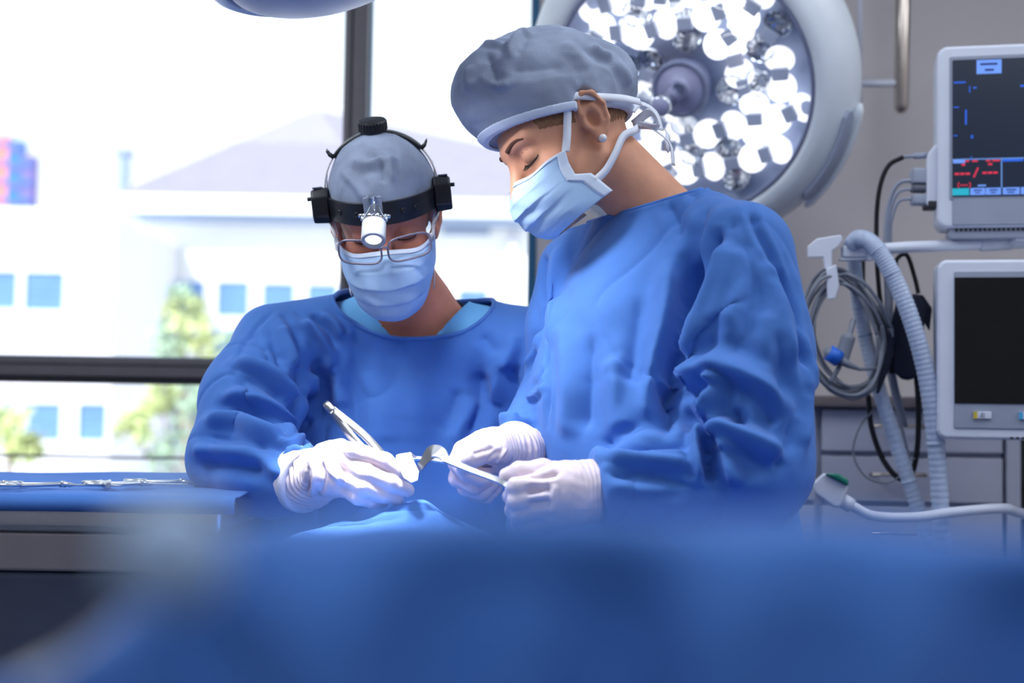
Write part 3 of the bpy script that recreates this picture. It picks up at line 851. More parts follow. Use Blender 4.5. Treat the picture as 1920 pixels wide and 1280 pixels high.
MB().bar(mx @ Vector((U(1821), V_(335), .0006)), mx @ Vector((U(1828.5), V_(317), .0006)), .0028, .0012, mx.to_3x3() @ Vector((0, 0, 1))).build('slash', M['scr_red'], scr)
dash(1798, 4.6, 3.4, 348, 2.4)
for (sx, xx) in ((1, 1796), (-1, 1813)):
    pts = [mx @ Vector((U(xx - sx * 2.5 * math.sin(math.pi * k / 6)), V_(344 + 10 * k / 6), .0008)) for k in range(7)]
    MB().tube(pts, .0008, 6).build('bracket', M['scr_red'], scr)
onscr('small_print', 1828, 349, 1842, 352, 'scr_pale')
for (a, c, mm) in ((1784, 1813, 'scr_teal'), (1815, 1841, 'scr_pale'), (1842, 1868, 'scr_pale'), (1871, 1900, 'scr_pale'), (1902, 1935, 'scr_pale'), (1937, 1970, 'scr_pale'), (1972, 2005, 'scr_pale'), (2007, 2040, 'scr_pale')):
    k = onscr('soft_key', a, 355, c, 368, mm)
    if mm == 'scr_pale':
        onscr('key_print', a + 6, 358, c - 6, 360.5, 'scr_ink', .0009); onscr('key_print', a + 8, 363, c - 9, 365, 'scr_ink', .0009)
# module rack and plugs on the left flank
flank = MB()
ps = [(1757, 268), (1742, 285), (1737, 296), (1737, 386), (1757, 390)]; n = len(ps)
flank.add([A(x, y, 2.385) for x, y in ps] + [A(x, y, 2.47) for x, y in ps], [tuple(range(n)), tuple(range(n, 2 * n))[::-1]] + [(i, n + i, n + (i + 1) % n, (i + 1) % n) for i in range(n)])
fl = flank.build('side_module', M['white_pl'], mt, bevel=.003)
MB().box((-.010, -.02, -.006), (.010, .02, .006), Matrix.Translation(A(1746, 386, 2.40))).build('module_latch', M['frame_dark'], fl, bevel=.002)
for (x0, y0, x1, y1) in ((1709, 316, 1737, 346), (1709, 347, 1737, 361), (1709, 364, 1737, 385)):
    a_, b_ = A(x0, y0, 2.40), A(x1, y1, 2.40)
    MB().box((a_.x, a_.y - .012, b_.z), (b_.x + .002, a_.y + .014, a_.z)).build('plug', M['grey_pl' if y0 != 347 else 'dgrey_pl'], fl, bevel=.004)
MB().tube([A(1694, 294, 2.40), A(1712, 293, 2.40), A(1714, 292.5, 2.40), A(1738, 291, 2.40)], [.003, .003, .0055, .0055], 12).build('plug', M['grey_pl'], fl, smooth=True)
MB().bar(mx @ Vector((.20, V_(452), -.06)), mx @ Vector((.20, V_(445), -.06)), .16, .05, (0, 1, 0)).build('mount_plate', M['white_pl'], mt)
MB().tube([mx @ Vector((.22, V_(250), -.09)), Vector((colx, coly + .022, (mx @ Vector((.2, V_(250), 0))).z))], .02, 14).build('bracket_arm', M['white_pl'], mt, smooth=True)

# lower monitor
mt2, mx2 = monitor('anaesthesia_display', 'white framed display with a black screen, lower of the two', 'monitor', 1758, 492, 0, 0, 2.32, math.radians(11), -.01, 0, 0)
mt2.location = mx2 @ Vector((.19, -.29, -.06))
s2 = 2.32 / FPX
U2 = lambda px: (px - 1758) * s2 / math.cos(math.radians(11)); V2 = lambda py: -(py - 492) * s2
rounded(MB(), mx2, 0, V2(822), .42, V2(486), .016, -.08, -.004).build('case', M['white_pl'], mt2, bevel=.006)
rounded(MB(), mx2, U2(1787), V2(802), .40, V2(508), .004, -.02, -.0015).build('inner_bezel', M['grey_pl'], mt2, bevel=.002)
rounded(MB(), mx2, U2(1788), V2(755), .395, V2(520), .001, -.02, .0).build('screen', M['offscr'], mt2)
for (x0, cm, cc) in ((1821, 'yellow', (200, 180, 60)), (1900, 'cyan', (60, 165, 215))):
    M[cm] = mat(cm + ' key', srgb(*cc), .5)
    k = MB().box((U2(x0), V2(783), -.002), (U2(x0 + 31), V2(770), .002), mx2).build('key', M['white_pl'], mt2, bevel=.0008)
    MB().box((U2(x0), V2(783), -.001), (U2(x0 + 7), V2(770), .0026), mx2).build('key_stripe', M[cm], k)
    ic = MB()
    for dx, w, dy, hh in ((14, 2, 772, 9), (18, 1.5, 773, 3), (18, 1.5, 778, 3), (11, 1.5, 777, 3)):
        ic.box((U2(x0 + dx), V2(dy + hh), 0), (U2(x0 + dx + w), V2(dy), .0026), mx2)
    ic.build('key_icon', M['dgrey_pl'], k)
sl = MB()
for k in range(3): sl.box((U2(1886 + k * 10), V2(820), -.006), (U2(1891 + k * 10), V2(816), -.0035), mx2)
sl.build('slots', M['frame_dark'], mt2)
MB().tube([mx2 @ Vector((.22, V2(640), -.07)), Vector((colx, coly + .022, (mx2 @ Vector((.2, V2(640), 0))).z))], .02, 14).build('bracket_arm', M['white_pl'], mt2, smooth=True)

# ================================================================== hoses, leads, cuff
def cable(name, label, cat, pts, r, mm, n=10, res=10, group=None):
    o = MB().tube(spline([A(*p) for p in pts], res), r, n).build(name, M[mm], None, smooth=True)
    return tag(o, label, cat, group)
M['hose'] = mat('clear hose', srgb(196, 212, 240), .3, var=.05, scale=40, alpha=.72, spec=.6)
def hose(label, pts, r, d0):
    t = empty('breathing_hose', tuple(A(*pts[0]))); tag(t, label, 'hose', 'translucent breathing hoses')
    sp = spline([A(*p) for p in pts], 40)
    rs = [r * (1 + .05 * math.sin(i * 1.9)) for i in range(len(sp))]
    MB().tube(sp, rs, 18).build('hose', M['hose'], t, smooth=True)
    for f in (.18, .27, .36, .72):
        i = int(len(sp) * f); MB().tube(sp[i:i + 3], r * 1.06, 18).build('joint_ring', M['hose'], t, smooth=True)
    MB().tube([Vector(p) + Vector((0, 0, .0)) for p in sp[::6]], r * .25, 8).build('inner_line', M['white_pl'], t, smooth=True)
hose('thick translucent hose arching over the clip and down beside the display',
     [(1596, 462, 2.40), (1612, 447, 2.38), (1640, 462, 2.36), (1676, 520, 2.35), (1712, 610, 2.34), (1740, 720, 2.34), (1757, 860, 2.34), (1766, 1010, 2.34), (1770, 1200, 2.36)], .0145, 0)
hose('translucent hose slanting down behind the coiled leads',
     [(1600, 468, 2.43), (1604, 520, 2.44), (1618, 610, 2.44), (1645, 720, 2.43), (1690, 860, 2.42), (1730, 980, 2.41), (1775, 1130, 2.40)], .0125, 0)
cable('black_lead', 'black lead arching from the patient monitor down to the cuff', 'cable',
      [(1694, 294, 2.40), (1665, 312, 2.41), (1648, 360, 2.42), (1643, 440, 2.44), (1648, 540, 2.45), (1662, 640, 2.45), (1672, 700, 2.45)], .0042, 'rubber')
for i, (y0, dx) in enumerate(((338, 0), (354, 5), (372, 10))):
    cable('grey_lead', ['grey lead from the upper plug of the monitor', 'grey lead from the middle plug of the monitor', 'grey lead from the lower plug of the monitor'][i], 'cable',
          [(1711, y0, 2.40), (1685, y0 + 6, 2.41), (1668 + dx * .4, y0 + 40, 2.42), (1660 + dx, 440, 2.43), (1662 + dx, 560, 2.45), (1664 + dx, 680, 2.46), (1690 + dx, 800, 2.46)], .0026 if i else .0034, 'grey_pl', group='grey monitor leads')
# coil of grey leads on the hook
M['lead'] = mat('lead grey', srgb(122, 128, 142), .5, var=.06)
coil = empty('coiled_leads', tuple(A(1560, 520))); tag(coil, 'coil of grey monitoring leads with a blue connector hanging from the clip', 'cable')
rs = np.random.RandomState(4)
for k in range(13):
    cx, cyy = 1584 + rs.uniform(-12, 8), 622 + rs.uniform(-6, 16); ra, rb = rs.uniform(62, 82), rs.uniform(95, 122)
    tilt = rs.uniform(-.35, -.05); dd = rs.uniform(-.025, .02); pts = []
    for j in range(25):
        a = 2 * math.pi * j / 24 + .1 * rs.normal() * .3
        x, y = ra * math.cos(a), rb * math.sin(a)
        x, y = x * math.cos(tilt) - y * math.sin(tilt), x * math.sin(tilt) + y * math.cos(tilt)
        top = max(0, -math.sin(a)); x *= 1 - .25 * top
        pts.append(A(cx + x, cyy + y, armD + dd + .012 * math.sin(a * 2 + k)))
    pts[-1] = pts[0]
    MB().tube(spline(pts, 4), rs.uniform(.0022, .0034), 8).build('loop', M['lead'], coil, smooth=True)
M['connblue'] = mat('connector blue', srgb(25, 100, 205), .45, var=.04)
MB().tube([A(1546, 655, 2.36), A(1552, 659, 2.36), A(1556, 662, 2.36)], [.004, .010, .011], 14).build('connector_end', M['lead'], coil, smooth=True)
MB().tube([A(1553, 660, 2.36), A(1574, 674, 2.36)], .0135, 16).build('connector', M['connblue'], coil, smooth=True)
MB().tube([A(1574, 674, 2.36), A(1592, 684, 2.36), A(1612, 692, 2.37), A(1650, 690, 2.38)], [.008, .006, .003, .003], 12).build('connector_tail', M['lead'], coil, smooth=True)
MB().tube(spline([A(1556, 716, 2.37), A(1572, 690, 2.37), A(1585, 650, 2.37), A(1594, 622, 2.37), A(1600, 600, 2.38)], 6), [.004] * 8 + [.012] * 9 + [.005] * 8, 12).build('junction_plug', M['lead'], coil, smooth=True)
# blood pressure cuff
cf = empty('pressure_cuff', tuple(A(1700, 700, 2.44))); tag(cf, 'folded navy blood pressure cuff hanging behind the hose', 'pressure cuff')
def slab(pts, d0, d1, name, m, parent, bevel=.006):
    n = len(pts); b = MB(); dd = lambda v: v if isinstance(v, (list, tuple)) else [v] * n
    b.add([A(x, y, e) for (x, y), e in zip(pts, dd(d0))] + [A(x, y, e) for (x, y), e in zip(pts, dd(d1))],
          [tuple(range(n)), tuple(range(n, 2 * n))[::-1]] + [(i, n + i, n + (i + 1) % n, (i + 1) % n) for i in range(n)])
    return b.build(name, m, parent, bevel=bevel)
slab([(1684, 560), (1722, 548), (1735, 580), (1728, 690), (1712, 713), (1690, 712), (1670, 690), (1674, 610)], 2.40, 2.45, 'wrap', M['navy'], cf, .008)
slab([(1716, 552), (1730, 552), (1748, 578), (1743, 622), (1730, 600)], 2.42, 2.44, 'flap', M['navy'], cf, .004)
slab([(1682, 556), (1690, 566), (1672, 680), (1648, 738), (1642, 738), (1660, 660)], 2.385, 2.40, 'outer_layer', M['navy'], cf, .003)
MB().tube(spline([A(1718, 700, 2.43), A(1722, 760, 2.43), A(1720, 840, 2.43), A(1708, 890, 2.44), A(1685, 896, 2.44), A(1655, 860, 2.45), A(1634, 800, 2.45), A(1628, 740, 2.45)], 10), .0048, 12).build('air_tube', M['rubber'], cf, smooth=True)
MB().tube([A(1614, 480, 2.46), A(1614, 560, 2.46)], .0075, 12).build('strap', M['rubber'], cf)
MB().tube(spline([A(1690, 530, 2.41), A(1680, 490, 2.42), A(1700, 478, 2.42), A(1715, 520, 2.43), A(1722, 550, 2.43)], 8), .0038, 10).build('loop', M['rubber'], cf, smooth=True)
cable('thin_grey_tube', 'thin grey tube looping below the cuff in front of the drawers', 'cable',
      [(1642, 765, 2.43), (1612, 800, 2.43), (1600, 850, 2.43), (1622, 892, 2.43), (1660, 905, 2.43), (1690, 890, 2.43), (1708, 862, 2.43), (1745, 856, 2.43)], .0017, 'lead', 8)
cable('twin_grey_tube', 'pale twin tube hanging straight beside the cuff', 'cable',
      [(1664, 520, 2.45), (1668, 600, 2.45), (1672, 720, 2.45), (1686, 780, 2.45), (1705, 860, 2.45)], .0026, 'grey_pl', 8)
# mask breathing connector on its white pipe
sh = empty('swivel_handle', tuple(A(1560, 945, 2.30))); tag(sh, 'white angular handle with green top on a curved pipe below the clip', 'handle')
slab([(1524, 905), (1543, 886), (1588, 896), (1590, 915), (1575, 952), (1562, 952), (1525, 925)], 2.27, 2.32, 'head', M['white_pl'], sh, .008)
slab([(1546, 888), (1572, 887), (1591, 899), (1591, 911), (1584, 908)], 2.263, 2.30, 'green_cap', mat('green cap', srgb(20, 120, 105), .45), sh, .003)
MB().tube(spline([A(1578, 938, 2.30), A(1600, 950, 2.30), A(1640, 968, 2.30), (A(1715, 970, 2.30)), A(1790, 960, 2.31), A(1880, 953, 2.33), A(1915, 962, 2.36), Vector((colx, coly + .03, A(1920, 985, 2.36).z))], 10), [.012] * 4 + [.0085] * 67, 14).build('pipe', M['white_pl'], sh, smooth=True)
MB().tube([A(1577, 937, 2.30), A(1596, 949, 2.30)], .0125, 14).build('collar', M['white_pl'], sh, smooth=True)

# ================================================================== people
class Head:
    """local head axes: x to the person's right, y forward, z up, origin between the ear canals"""
    def __init__(s, origin, fwd, up, scale):
        f = np.array(fwd, float); f /= np.linalg.norm(f)
        u = np.array(up, float); u -= f * (u @ f); u /= np.linalg.norm(u)
        r = np.cross(f, u)
        s.o = np.array(origin, float); s.R = np.stack([r, f, u], 1); s.k = scale
    def w(s, *p):
        p = np.array(p if len(p) > 1 else p[0], float)
        return s.o + (s.R @ (p.T * s.k if p.ndim > 1 else p * s.k)).T
    jaw = 1.0
    def squash(s, q):
        return np.concatenate([q[..., :2], np.where(q[..., 2:] < 0, q[..., 2:] / s.jaw, q[..., 2:])], -1)
    def d(s, *v): return s.R @ np.array(v, float)
    def loc(s, p): return ((p - s.o) @ s.R / s.k).astype(np.float32)
    def mx(s, p, z, x=(1, 0, 0)):
        return frame_mx(s.w(*p), s.d(*z), s.d(*x))

EAR = [1.0]
def surf(H, x, z, wide=1.0, off=0.0):
    """point on the face in front of local x, z"""
    ys = np.linspace(.15, .0, 301); q = np.stack([np.full(301, x), ys, np.full(301, z)], 1).astype(np.float32)
    d = head_sdf(H.squash(q), wide); i = int(np.argmax(d < 0)); return H.w(x, ys[i] + off, z)

def head_sdf(q, wide=1.0):
    d = ell(q, (0, -.012, .045), (.076 * wide, .098, .088))
    d = sm(d, ell(q, (0, .035, .03), (.064 * wide, .062, .070)), .02)
    d = sm(d, ell(q, (0, .033, -.045), (.056 * wide, .060, .062)), .03)
    d = sm(d, ell(q, (0, .078, -.098), (.024, .018, .017)), .025)
    for s in (-1, 1):
        d = sm(d, cone(q, (s * .052 * wide, -.005, -.05), (s * .016, .075, -.10), .014, .013), .03)
        d = sm(d, ell(q, (s * .044 * wide, .062, -.022), (.022, .022, .018)), .02)
        d = sm(d, cone(q, (s * .010, .091, .030), (s * .045, .078, .033), .009, .009), .015)
        d = smax(d, -ell(q, (s * .033, .104, .010), (.021, .020, .014)), .012)
        d = sm(d, ell(q, (s * .032, .077, .009), (.0165, .0145, .0135)), .004)
        d = sm(d, ell(q, (s * .012, .103, -.040), (.010, .012, .009)), .006)
    d = sm(d, cone(q, (0, .090, .020), (0, .117, -.034), .0085, .012), .012)
    d = sm(d, ell(q, (0, .094, -.066), (.024, .010, .006)), .006)
    d = sm(d, ell(q, (0, .093, -.077), (.020, .010, .007)), .006)
    d = smax(d, -ell(q, (0, .107, -.0715), (.026, .008, .0015)), .003)
    for s in (-1, 1):                           # ears: a cupped plate with a helix rim, tragus and lobe
        e = (q - np.array((s * .078 * wide, -.014, .004), np.float32)) / EAR[0]
        c, sn = math.cos(.30), math.sin(.30)
        e = np.stack([s * (c * e[..., 0] * s + sn * e[..., 1]), -sn * e[..., 0] * s + c * e[..., 1], e[..., 2]], -1)
        e = np.stack([e[..., 0] * s, e[..., 1], e[..., 2]], -1)       # x now outwards
        plate = ell(e, (0, 0, .003), (.0055, .0165, .029))
        plate = sm(plate, ell(e, (-.001, .004, -.025), (.006, .009, .010)), .006)
        ring = [(.004, .012, .012), (.0065, .009, .026), (.0075, -.002, .033), (.0075, -.013, .027), (.0065, -.018, .010), (.0045, -.014, -.010), (.002, -.006, -.022)]
        plate = sm(plate, chain(e, ring, [.0032, .0036, .0042, .0044, .0040, .0036, .0036], .003), .004)
        plate = sm(plate, chain(e, [(.004, -.004, .020), (.0045, -.009, .006), (.004, -.006, -.008)], [.0028, .0032, .0028], .003), .004)
        plate = smax(plate, -ell(e, (.0055, .002, -.001), (.0085, .0075, .0120)), .002)
        plate = smax(plate, -ell(e, (.007, -.003, .024), (.0055, .008, .0055)), .002)
        plate = smax(plate, -chain(e, [(.008, -.012, .022), (.008, -.0145, .008), (.006, -.011, -.008)], [.0022, .0026, .0020], .002), .002)
        plate = sm(plate, ell(e, (.002, .013, -.003), (.004, .0035, .006)), .004)
        d = sm(d, plate * EAR[0], .006)
    return d

MASK_M = dict(vm=[0, .12, .28, .45, .62, .80, .92, 1.0], ym=[.116, .131, .138, .137, .131, .122, .111, .096], zm=[-.008, -.020, -.040, -.064, -.088, -.110, -.123, -.129],
              ve=[0, .5, 1], ye=[.030, .032, .042], ze=[.000, -.046, -.082], xe=[.0765, .0735, .059])
MASK_W = dict(vm=[0, .12, .28, .45, .62, .80, .92, 1.0], ym=[.113, .124, .133, .133, .128, .120, .111, .098], zm=[-.010, -.021, -.037, -.055, -.073, -.090, -.101, -.107],
              ve=[0, .3, .55, .75, 1], ye=[.048, .052, .052, .030, .014], ze=[-.014, -.032, -.050, -.060, -.096], xe=[.0715, .0670, .0650, .0650, .0600])
def mask_pt(H, u, v, off=0.0):
    """surface of a pleated mask: u -1..1 across (+ = person's right), v 0 top .. 1 under the chin"""
    c = H.mask
    ym = np.interp(v, c['vm'], c['ym']) + off; zm = np.interp(v, c['vm'], c['zm'])
    ye = np.interp(v, c['ve'], c['ye']); ze = np.interp(v, c['ve'], c['ze']); xe = np.interp(v, c['ve'], c['xe']) + off * .8
    a = np.abs(u)
    y = ye + (ym - ye) * (1 - a ** 2.1)
    z = zm + (ze - zm) * a ** 1.6
    x = np.sign(u) * xe * np.sin(a * math.pi / 2) ** .92
    z = z - .006 * np.exp(-((v) / .2) ** 2) * np.exp(-((a - .45) / .25) ** 2)     # cheek fit of the top edge
    saw = lambda t, c_, w: np.clip((t - c_) / w, 0, 1) * (t < c_ + w)
    pl = sum(saw(v - .05 * a, c_, .16) for c_ in (.30, .50, .70)) * .0030 * (1 - a ** 4)
    wr = .0013 * np.sin(9 * u + 14 * v) * np.sin(5 * v + 3 * u) + .0022 * np.sin(15 * u - 9 * v) * np.clip(v - .45, 0, 1)
    return H.w(np.stack([x, y + (pl + wr) * (1 - a ** 3), z], -1))

def make_mask(H, parent, ties):
    nu, nv = 72, 64
    U_, V__ = np.meshgrid(np.linspace(-1, 1, nu), np.linspace(0, 1, nv), indexing='ij')
    def patch(u0, u1, v0, v1, off, name, m, par, nu=nu, nv=nv, th=.0012):
        U_, V__ = np.meshgrid(np.linspace(u0, u1, nu), np.linspace(v0, v1, nv), indexing='ij')
        a = mask_pt(H, U_.ravel(), V__.ravel(), off); b = mask_pt(H, U_.ravel(), V__.ravel(), off - th)
        ix = np.arange(nu * nv).reshape(nu, nv)
        f = np.stack([ix[:-1, :-1], ix[1:, :-1], ix[1:, 1:], ix[:-1, 1:]], -1).reshape(-1, 4)
        n = nu * nv; F = [f[:, ::-1], f + n]
        rim = np.concatenate([ix[:, 0], ix[-1, 1:], ix[-2::-1, -1], ix[0, -2:0:-1]])
        F.append(np.stack([rim, np.roll(rim, -1), np.roll(rim, -1) + n, rim + n], 1))
        return mesh_np(name, np.concatenate([a, b]), np.concatenate(F), m, par)
    mk = patch(-1, 1, 0, 1, 0, 'face_mask', M['mask'], parent)
    patch(-.99, .99, 0.0, .055, .0012, 'top_binding', M['mask_edge'], mk, 72, 5, .0026)
    patch(-1.0, -.90, 0, 1, .0014, 'side_binding', M['mask_edge'], mk, 5, 50, .003)
    patch(.90, 1.0, 0, 1, .0014, 'side_binding', M['mask_edge'], mk, 5, 50, .003)
    for pts, nrm, w in ties:
        sp = spline([H.w(*p) for p in pts], 8); k = len(sp)
        ups = [H.d(*nrm)] * k if not callable(nrm) else [nrm(i / (k - 1)) for i in range(k)]
        MB().ribbon(sp, ups, w, .0012).build('tie', M['tie'], mk, smooth=True)
    return mk

def loft(p, o, ax, table, sharp=2.0):
    """standing elliptic tube about o with side axes ax=(L, F); table rows z, cl, cf, rl, rf"""
    t = np.array(table); t = t[np.argsort(t[:, 0])]
    z = p[:, 2]; q = p - np.asarray(o, np.float32)
    g = lambda i: np.interp(z, t[:, 0], t[:, i]).astype(np.float32)
    l = q @ np.asarray(ax[0], np.float32) - g(1); f = q @ np.asarray(ax[1], np.float32) - g(2)
    rl, rf = g(3), g(4)
    d = ((np.abs(l / rl) ** sharp + np.abs(f / rf) ** sharp) ** (1 / sharp) - 1) * np.minimum(rl, rf)
    return np.maximum(d, np.maximum(t[0, 0] - z, z - t[-1, 0]))

def binding(v, f, r, name, m, parent, near=None, maxd=.3):
    """rolled hem along the open edge of a cut cloth"""
    e = np.sort(np.concatenate([f[:, [0, 1]], f[:, [1, 2]], f[:, [2, 3]], f[:, [3, 0]]]), 1)
    k, c = np.unique(e[:, 0] * (len(v) + 1) + e[:, 1], return_counts=True)
    k = k[c == 1]; e = np.stack([k // (len(v) + 1), k % (len(v) + 1)], 1)
    nb = {}
    for a, b in e: nb.setdefault(a, []).append(b); nb.setdefault(b, []).append(a)
    loops = []; seen = set()
    for s in nb:
        if s in seen: continue
        lp = [s]; seen.add(s); cur = s
        while True:
            nx = [x for x in nb[cur] if x not in seen]
            if not nx: break
            cur = nx[0]; seen.add(cur); lp.append(cur)
        loops.append(lp)
    for lp in sorted(loops, key=len, reverse=True)[:1]:
        p = v[lp].copy()
        for _ in range(10): p = (np.roll(p, 1, 0) + p * 2 + np.roll(p, -1, 0)) / 4
        p = p[::3]; p = np.concatenate([p, p[:1]])
        MB().tube(p, r, 8, cap=False).build(name, m, parent, smooth=True)
    return loops

def cloth(fn, lo, hi, h, kill, strokes, zo, zs, seed, amp=.0022, sub=True, smooth=3, big=.004, crease=.005):
    v, f = polygonise(fn, lo, hi, h)
    v = laplace(v, f, smooth, .5)
    if sub: v, f = subdivide(v, f)
    n = normals(v, f)
    v = v + n * (amp * noise3(v * np.array([1.2, 1.2, .6]), 9, seed) + big * noise3(v * np.array([1, 1, .45]), 3.2, seed + 1))[:, None]
    cn = noise3(v * np.array([1.5, 1.5, .8]), 4.2, seed + 7); gate = np.clip(noise3(v, 2.0, seed + 9) + .35, 0, 1)
    v = v - n * (crease * gate * np.exp(-np.abs(cn) / .10) - crease * .25)[:, None]
    if strokes: v = folds(v, f, strokes, zo, zs)
    v = laplace(v, f, 1, .25)
    if kill is not None:
        e_ = .0005; g = kill(v)
        gr = np.stack([(kill(v + np.eye(3)[i] * e_) - g) / e_ for i in range(3)], 1)
        nb = np.abs(g) < h * (.45 if sub else .8)
        v[nb] -= gr[nb] * (g[nb] / np.maximum((gr[nb] ** 2).sum(1), .3))[:, None]
        v, f = drop(v, f, np.where(nb, 0, g) < 0)
    return v, f

def legs(parent, pts):
    M.setdefault('trouser', mat('scrub trousers', srgb(52, 110, 200), .85, var=.05)); M.setdefault('shoe', mat('theatre clog', srgb(220, 224, 232), .5))
    for (hx, hy, fx, fy, dx, dy) in pts:
        MB().tube(spline([(hx, hy, .78), ((hx + fx) / 2 + dx * .06, (hy + fy) / 2 + dy * .06, .48), (fx, fy, .07)], 6), [.085] * 4 + [.075] * 4 + [.065] * 5, 16).build('trouser_leg', M['trouser'], parent, smooth=True)
        b = MB(); c = Vector((fx + dx * .07, fy + dy * .07, 0)); f_ = Vector((dx, dy, 0)).normalized(); s_ = Vector((-dy, dx, 0)).normalized()
        prof = [(-.13, .028, .06), (-.08, .040, .075), (0, .043, .08), (.07, .046, .06), (.12, .034, .045), (.14, .015, .03)]
        for t_, w_, h_ in prof:
            for k in range(10):
                a = math.pi * k / 9; b.v.append(tuple(c + f_ * t_ + s_ * (w_ * math.cos(a)) + Vector((0, 0, h_ * math.sin(a)))))
        for i in range(len(prof) - 1):
            for k in range(9): b.f.append((i * 10 + k, i * 10 + k + 1, i * 10 + 11 + k, i * 10 + 10 + k))
            b.f.append((i * 10 + 9, i * 10, i * 10 + 10, i * 10 + 19))
        b.f.append(tuple(range(9, -1, -1))); b.f.append(tuple(range(50, 60)))
        b.build('clog', M['shoe'], parent, smooth=True)

def glove(parent, wrist, rw, palm, fingers, thumb, cuffpts=None, cuffr=None, h=.0016, wr=1.0, rf=.0103, strokes=None, name='glove'):
    W_ = P(*wrist); fg = [[P(*q) for q in c] for c in fingers]; th = [P(*q) for q in thumb]; pl = [(P(*q[:3]), q[3]) for q in palm]
    cf = [P(*q) for q in cuffpts] if cuffpts else None
    def fn(p):
        d = None
        for c in fg:
            e = cone(p, W_, c[0], rw * .62, rf * 1.28)
            d = e if d is None else sm(d, e, .012)
        for c, r in pl: d = sm(d, np.linalg.norm(p - c.astype(np.float32), axis=1) - r, .012)
        d = sm(d, cone(p, pl[0][0], W_, pl[0][1], rw), .015)
        d = sm(d, cone(p, W_ + (th[0] - W_) * .1, th[0], rw * .6, .0145), .012)
        for i, c in enumerate(fg):
            k = [1, 1.03, .98, .87][i]
            d = sm(d, chain(p, c, [rf * 1.2 * k, rf * 1.05 * k, rf * .95 * k, rf * .82 * k], .003), .0032)
        d = sm(d, chain(p, th, [.0145, .0128, .0118, .0098], .004), .004)
        if cf: d = sm(d, chain(p, cf, cuffr, .008), .008)
        return d
    al = np.array([W_] + sum(fg, []) + th + [c for c, _ in pl] + (cf or []))
    lo = al.min(0) - .045; hi = al.max(0) + .045
    v, f = polygonise(fn, lo, hi, h)
    v = laplace(v, f, 1, .4)
    n = normals(v, f)
    # fine latex creases, strongest near the wrist
    dw = np.linalg.norm(v - W_, axis=1); ax = (pl[0][0] - W_) / np.linalg.norm(pl[0][0] - W_)
    t = (v - W_) @ ax; nearw = np.exp(-(t / .035) ** 2)
    v = v + n * (.0009 * wr * nearw * np.sin(t * 900 + 6 * noise3(v, 14, 3)) + .00045 * noise3(v, 60, 5) + .0006 * noise3(v * np.array([1, 1, .4]), 34, 9))[:, None]
    if strokes: v = folds(v, f, strokes, (0, 0), 1.0)
    return mesh_np(name, v, f, M['glove'], parent)

# ------------------------------------------------------------------ the surgeon
man = empty('person', tuple(np.array([P(745, 900, 2.2)[0], P(745, 900, 2.2)[1], 0])))
tag(man, 'surgeon in blue gown, cap, mask and headlight bending over the drape with tweezers', 'person')
HM = Head(P(724, 426, 2.10), (.07, -.93, -.36), (-.125, 0, 1), .925); HM.mask = MASK_M
Nm = P(765, 632, 2.20); SLm = P(518, 658, 2.14); SRm = P(985, 660, 2.16)
neck_top = HM.w(0, -.02, -.05)
def man_body(p):
    d = head_sdf(HM.loc(p), 1.0) * HM.k
    d = sm(d, cone(p, neck_top, Nm + np.array([0, .01, .06]), .052, .056), .03)
    d = sm(d, cone(p, Nm + np.array([0, .015, .03]), Nm + (SLm - Nm) * .75 + np.array([0, .02, -.012]), .054, .034), .04)
    d = sm(d, cone(p, Nm + np.array([0, .015, .03]), Nm + (SRm - Nm) * .75 + np.array([0, .02, -.012]), .054, .034), .04)
    d = sm(d, ell(p, Nm + np.array([0, .01, -.05]), (.12, .065, .08)), .04)
    return d
lo = np.min([HM.w(0, 0, 0) - .17, SLm - .05, SRm - .05], 0); hi = np.max([HM.w(0, 0, 0) + .17, SRm + .06], 0); lo[2] = Nm[2] - .2
v, f = polygonise(man_body, lo, hi, .0033); v = laplace(v, f, 1, .3)
mesh_np('body', v, f, M['skin_man'], man)

zN = Nm[2]
axm = (np.array([.995, .10, 0]), np.array([.10, -.995, 0]))        # across, forward
tabM = [(.48, 0, .02, .20, .17), (.75, 0, .01, .195, .155), (zN - .42, 0, .0, .205, .15), (zN - .25, 0, -.005, .20, .135), (zN - .12, 0, -.01, .19, .115),
        (zN - .03, 0, -.01, .15, .085), (zN + .06, 0, -.005, .08, .06)]
ERm, WRm = P(440, 856, 2.00), P(572, 900, 1.865)
ELm, WLm = P(1050, 860, 2.16), P(1010, 985, 2.0)
def man_torso(p, off=0.0):
    d = loft(p, (Nm[0], Nm[1], 0), axm, tabM)
    d = sm(d, cone(p, Nm + np.array([0, .01, .015]), SLm, .068, .066), .03)
    d = sm(d, cone(p, Nm + np.array([0, .01, .015]), SRm, .068, .066), .03)
    return d - off
def man_gown(p):
    d = man_torso(p)
    a = chain(p, [SLm, (SLm + ERm) / 2 + np.array([-.005, -.01, 0]), ERm], [.064, .070, .068], .03)
    a = sm(a, chain(p, [ERm, (ERm + WRm) / 2 + np.array([0, 0, -.006]), WRm], [.068, .058, .040], .02), .012)
    ax = (WRm - ERm) / np.linalg.norm(WRm - ERm)
    a = smax(a, (p - WRm.astype(np.float32)) @ ax.astype(np.float32), .006)
    b = chain(p, [SRm, ELm, WLm], [.064, .068, .045], .02)
    return sm(sm(d, a, .014), b, .016)
nl = HM  # neckline: a wide scooped oval around the neck
NLc = np.array([Nm[0] + .010, Nm[1] - .02, 0])
def man_neckline(v, rx=.128, front=.040):
    q = v - NLc; x = q[:, 0] - .008
    zlim = zN - .022 + .46 * np.clip(q[:, 1] + .09, -.05, .3) + .055 * (np.abs(x) / rx) ** 2.2
    g = zlim - v[:, 2]
    return g
zo, zs = (340, 500), 2.667
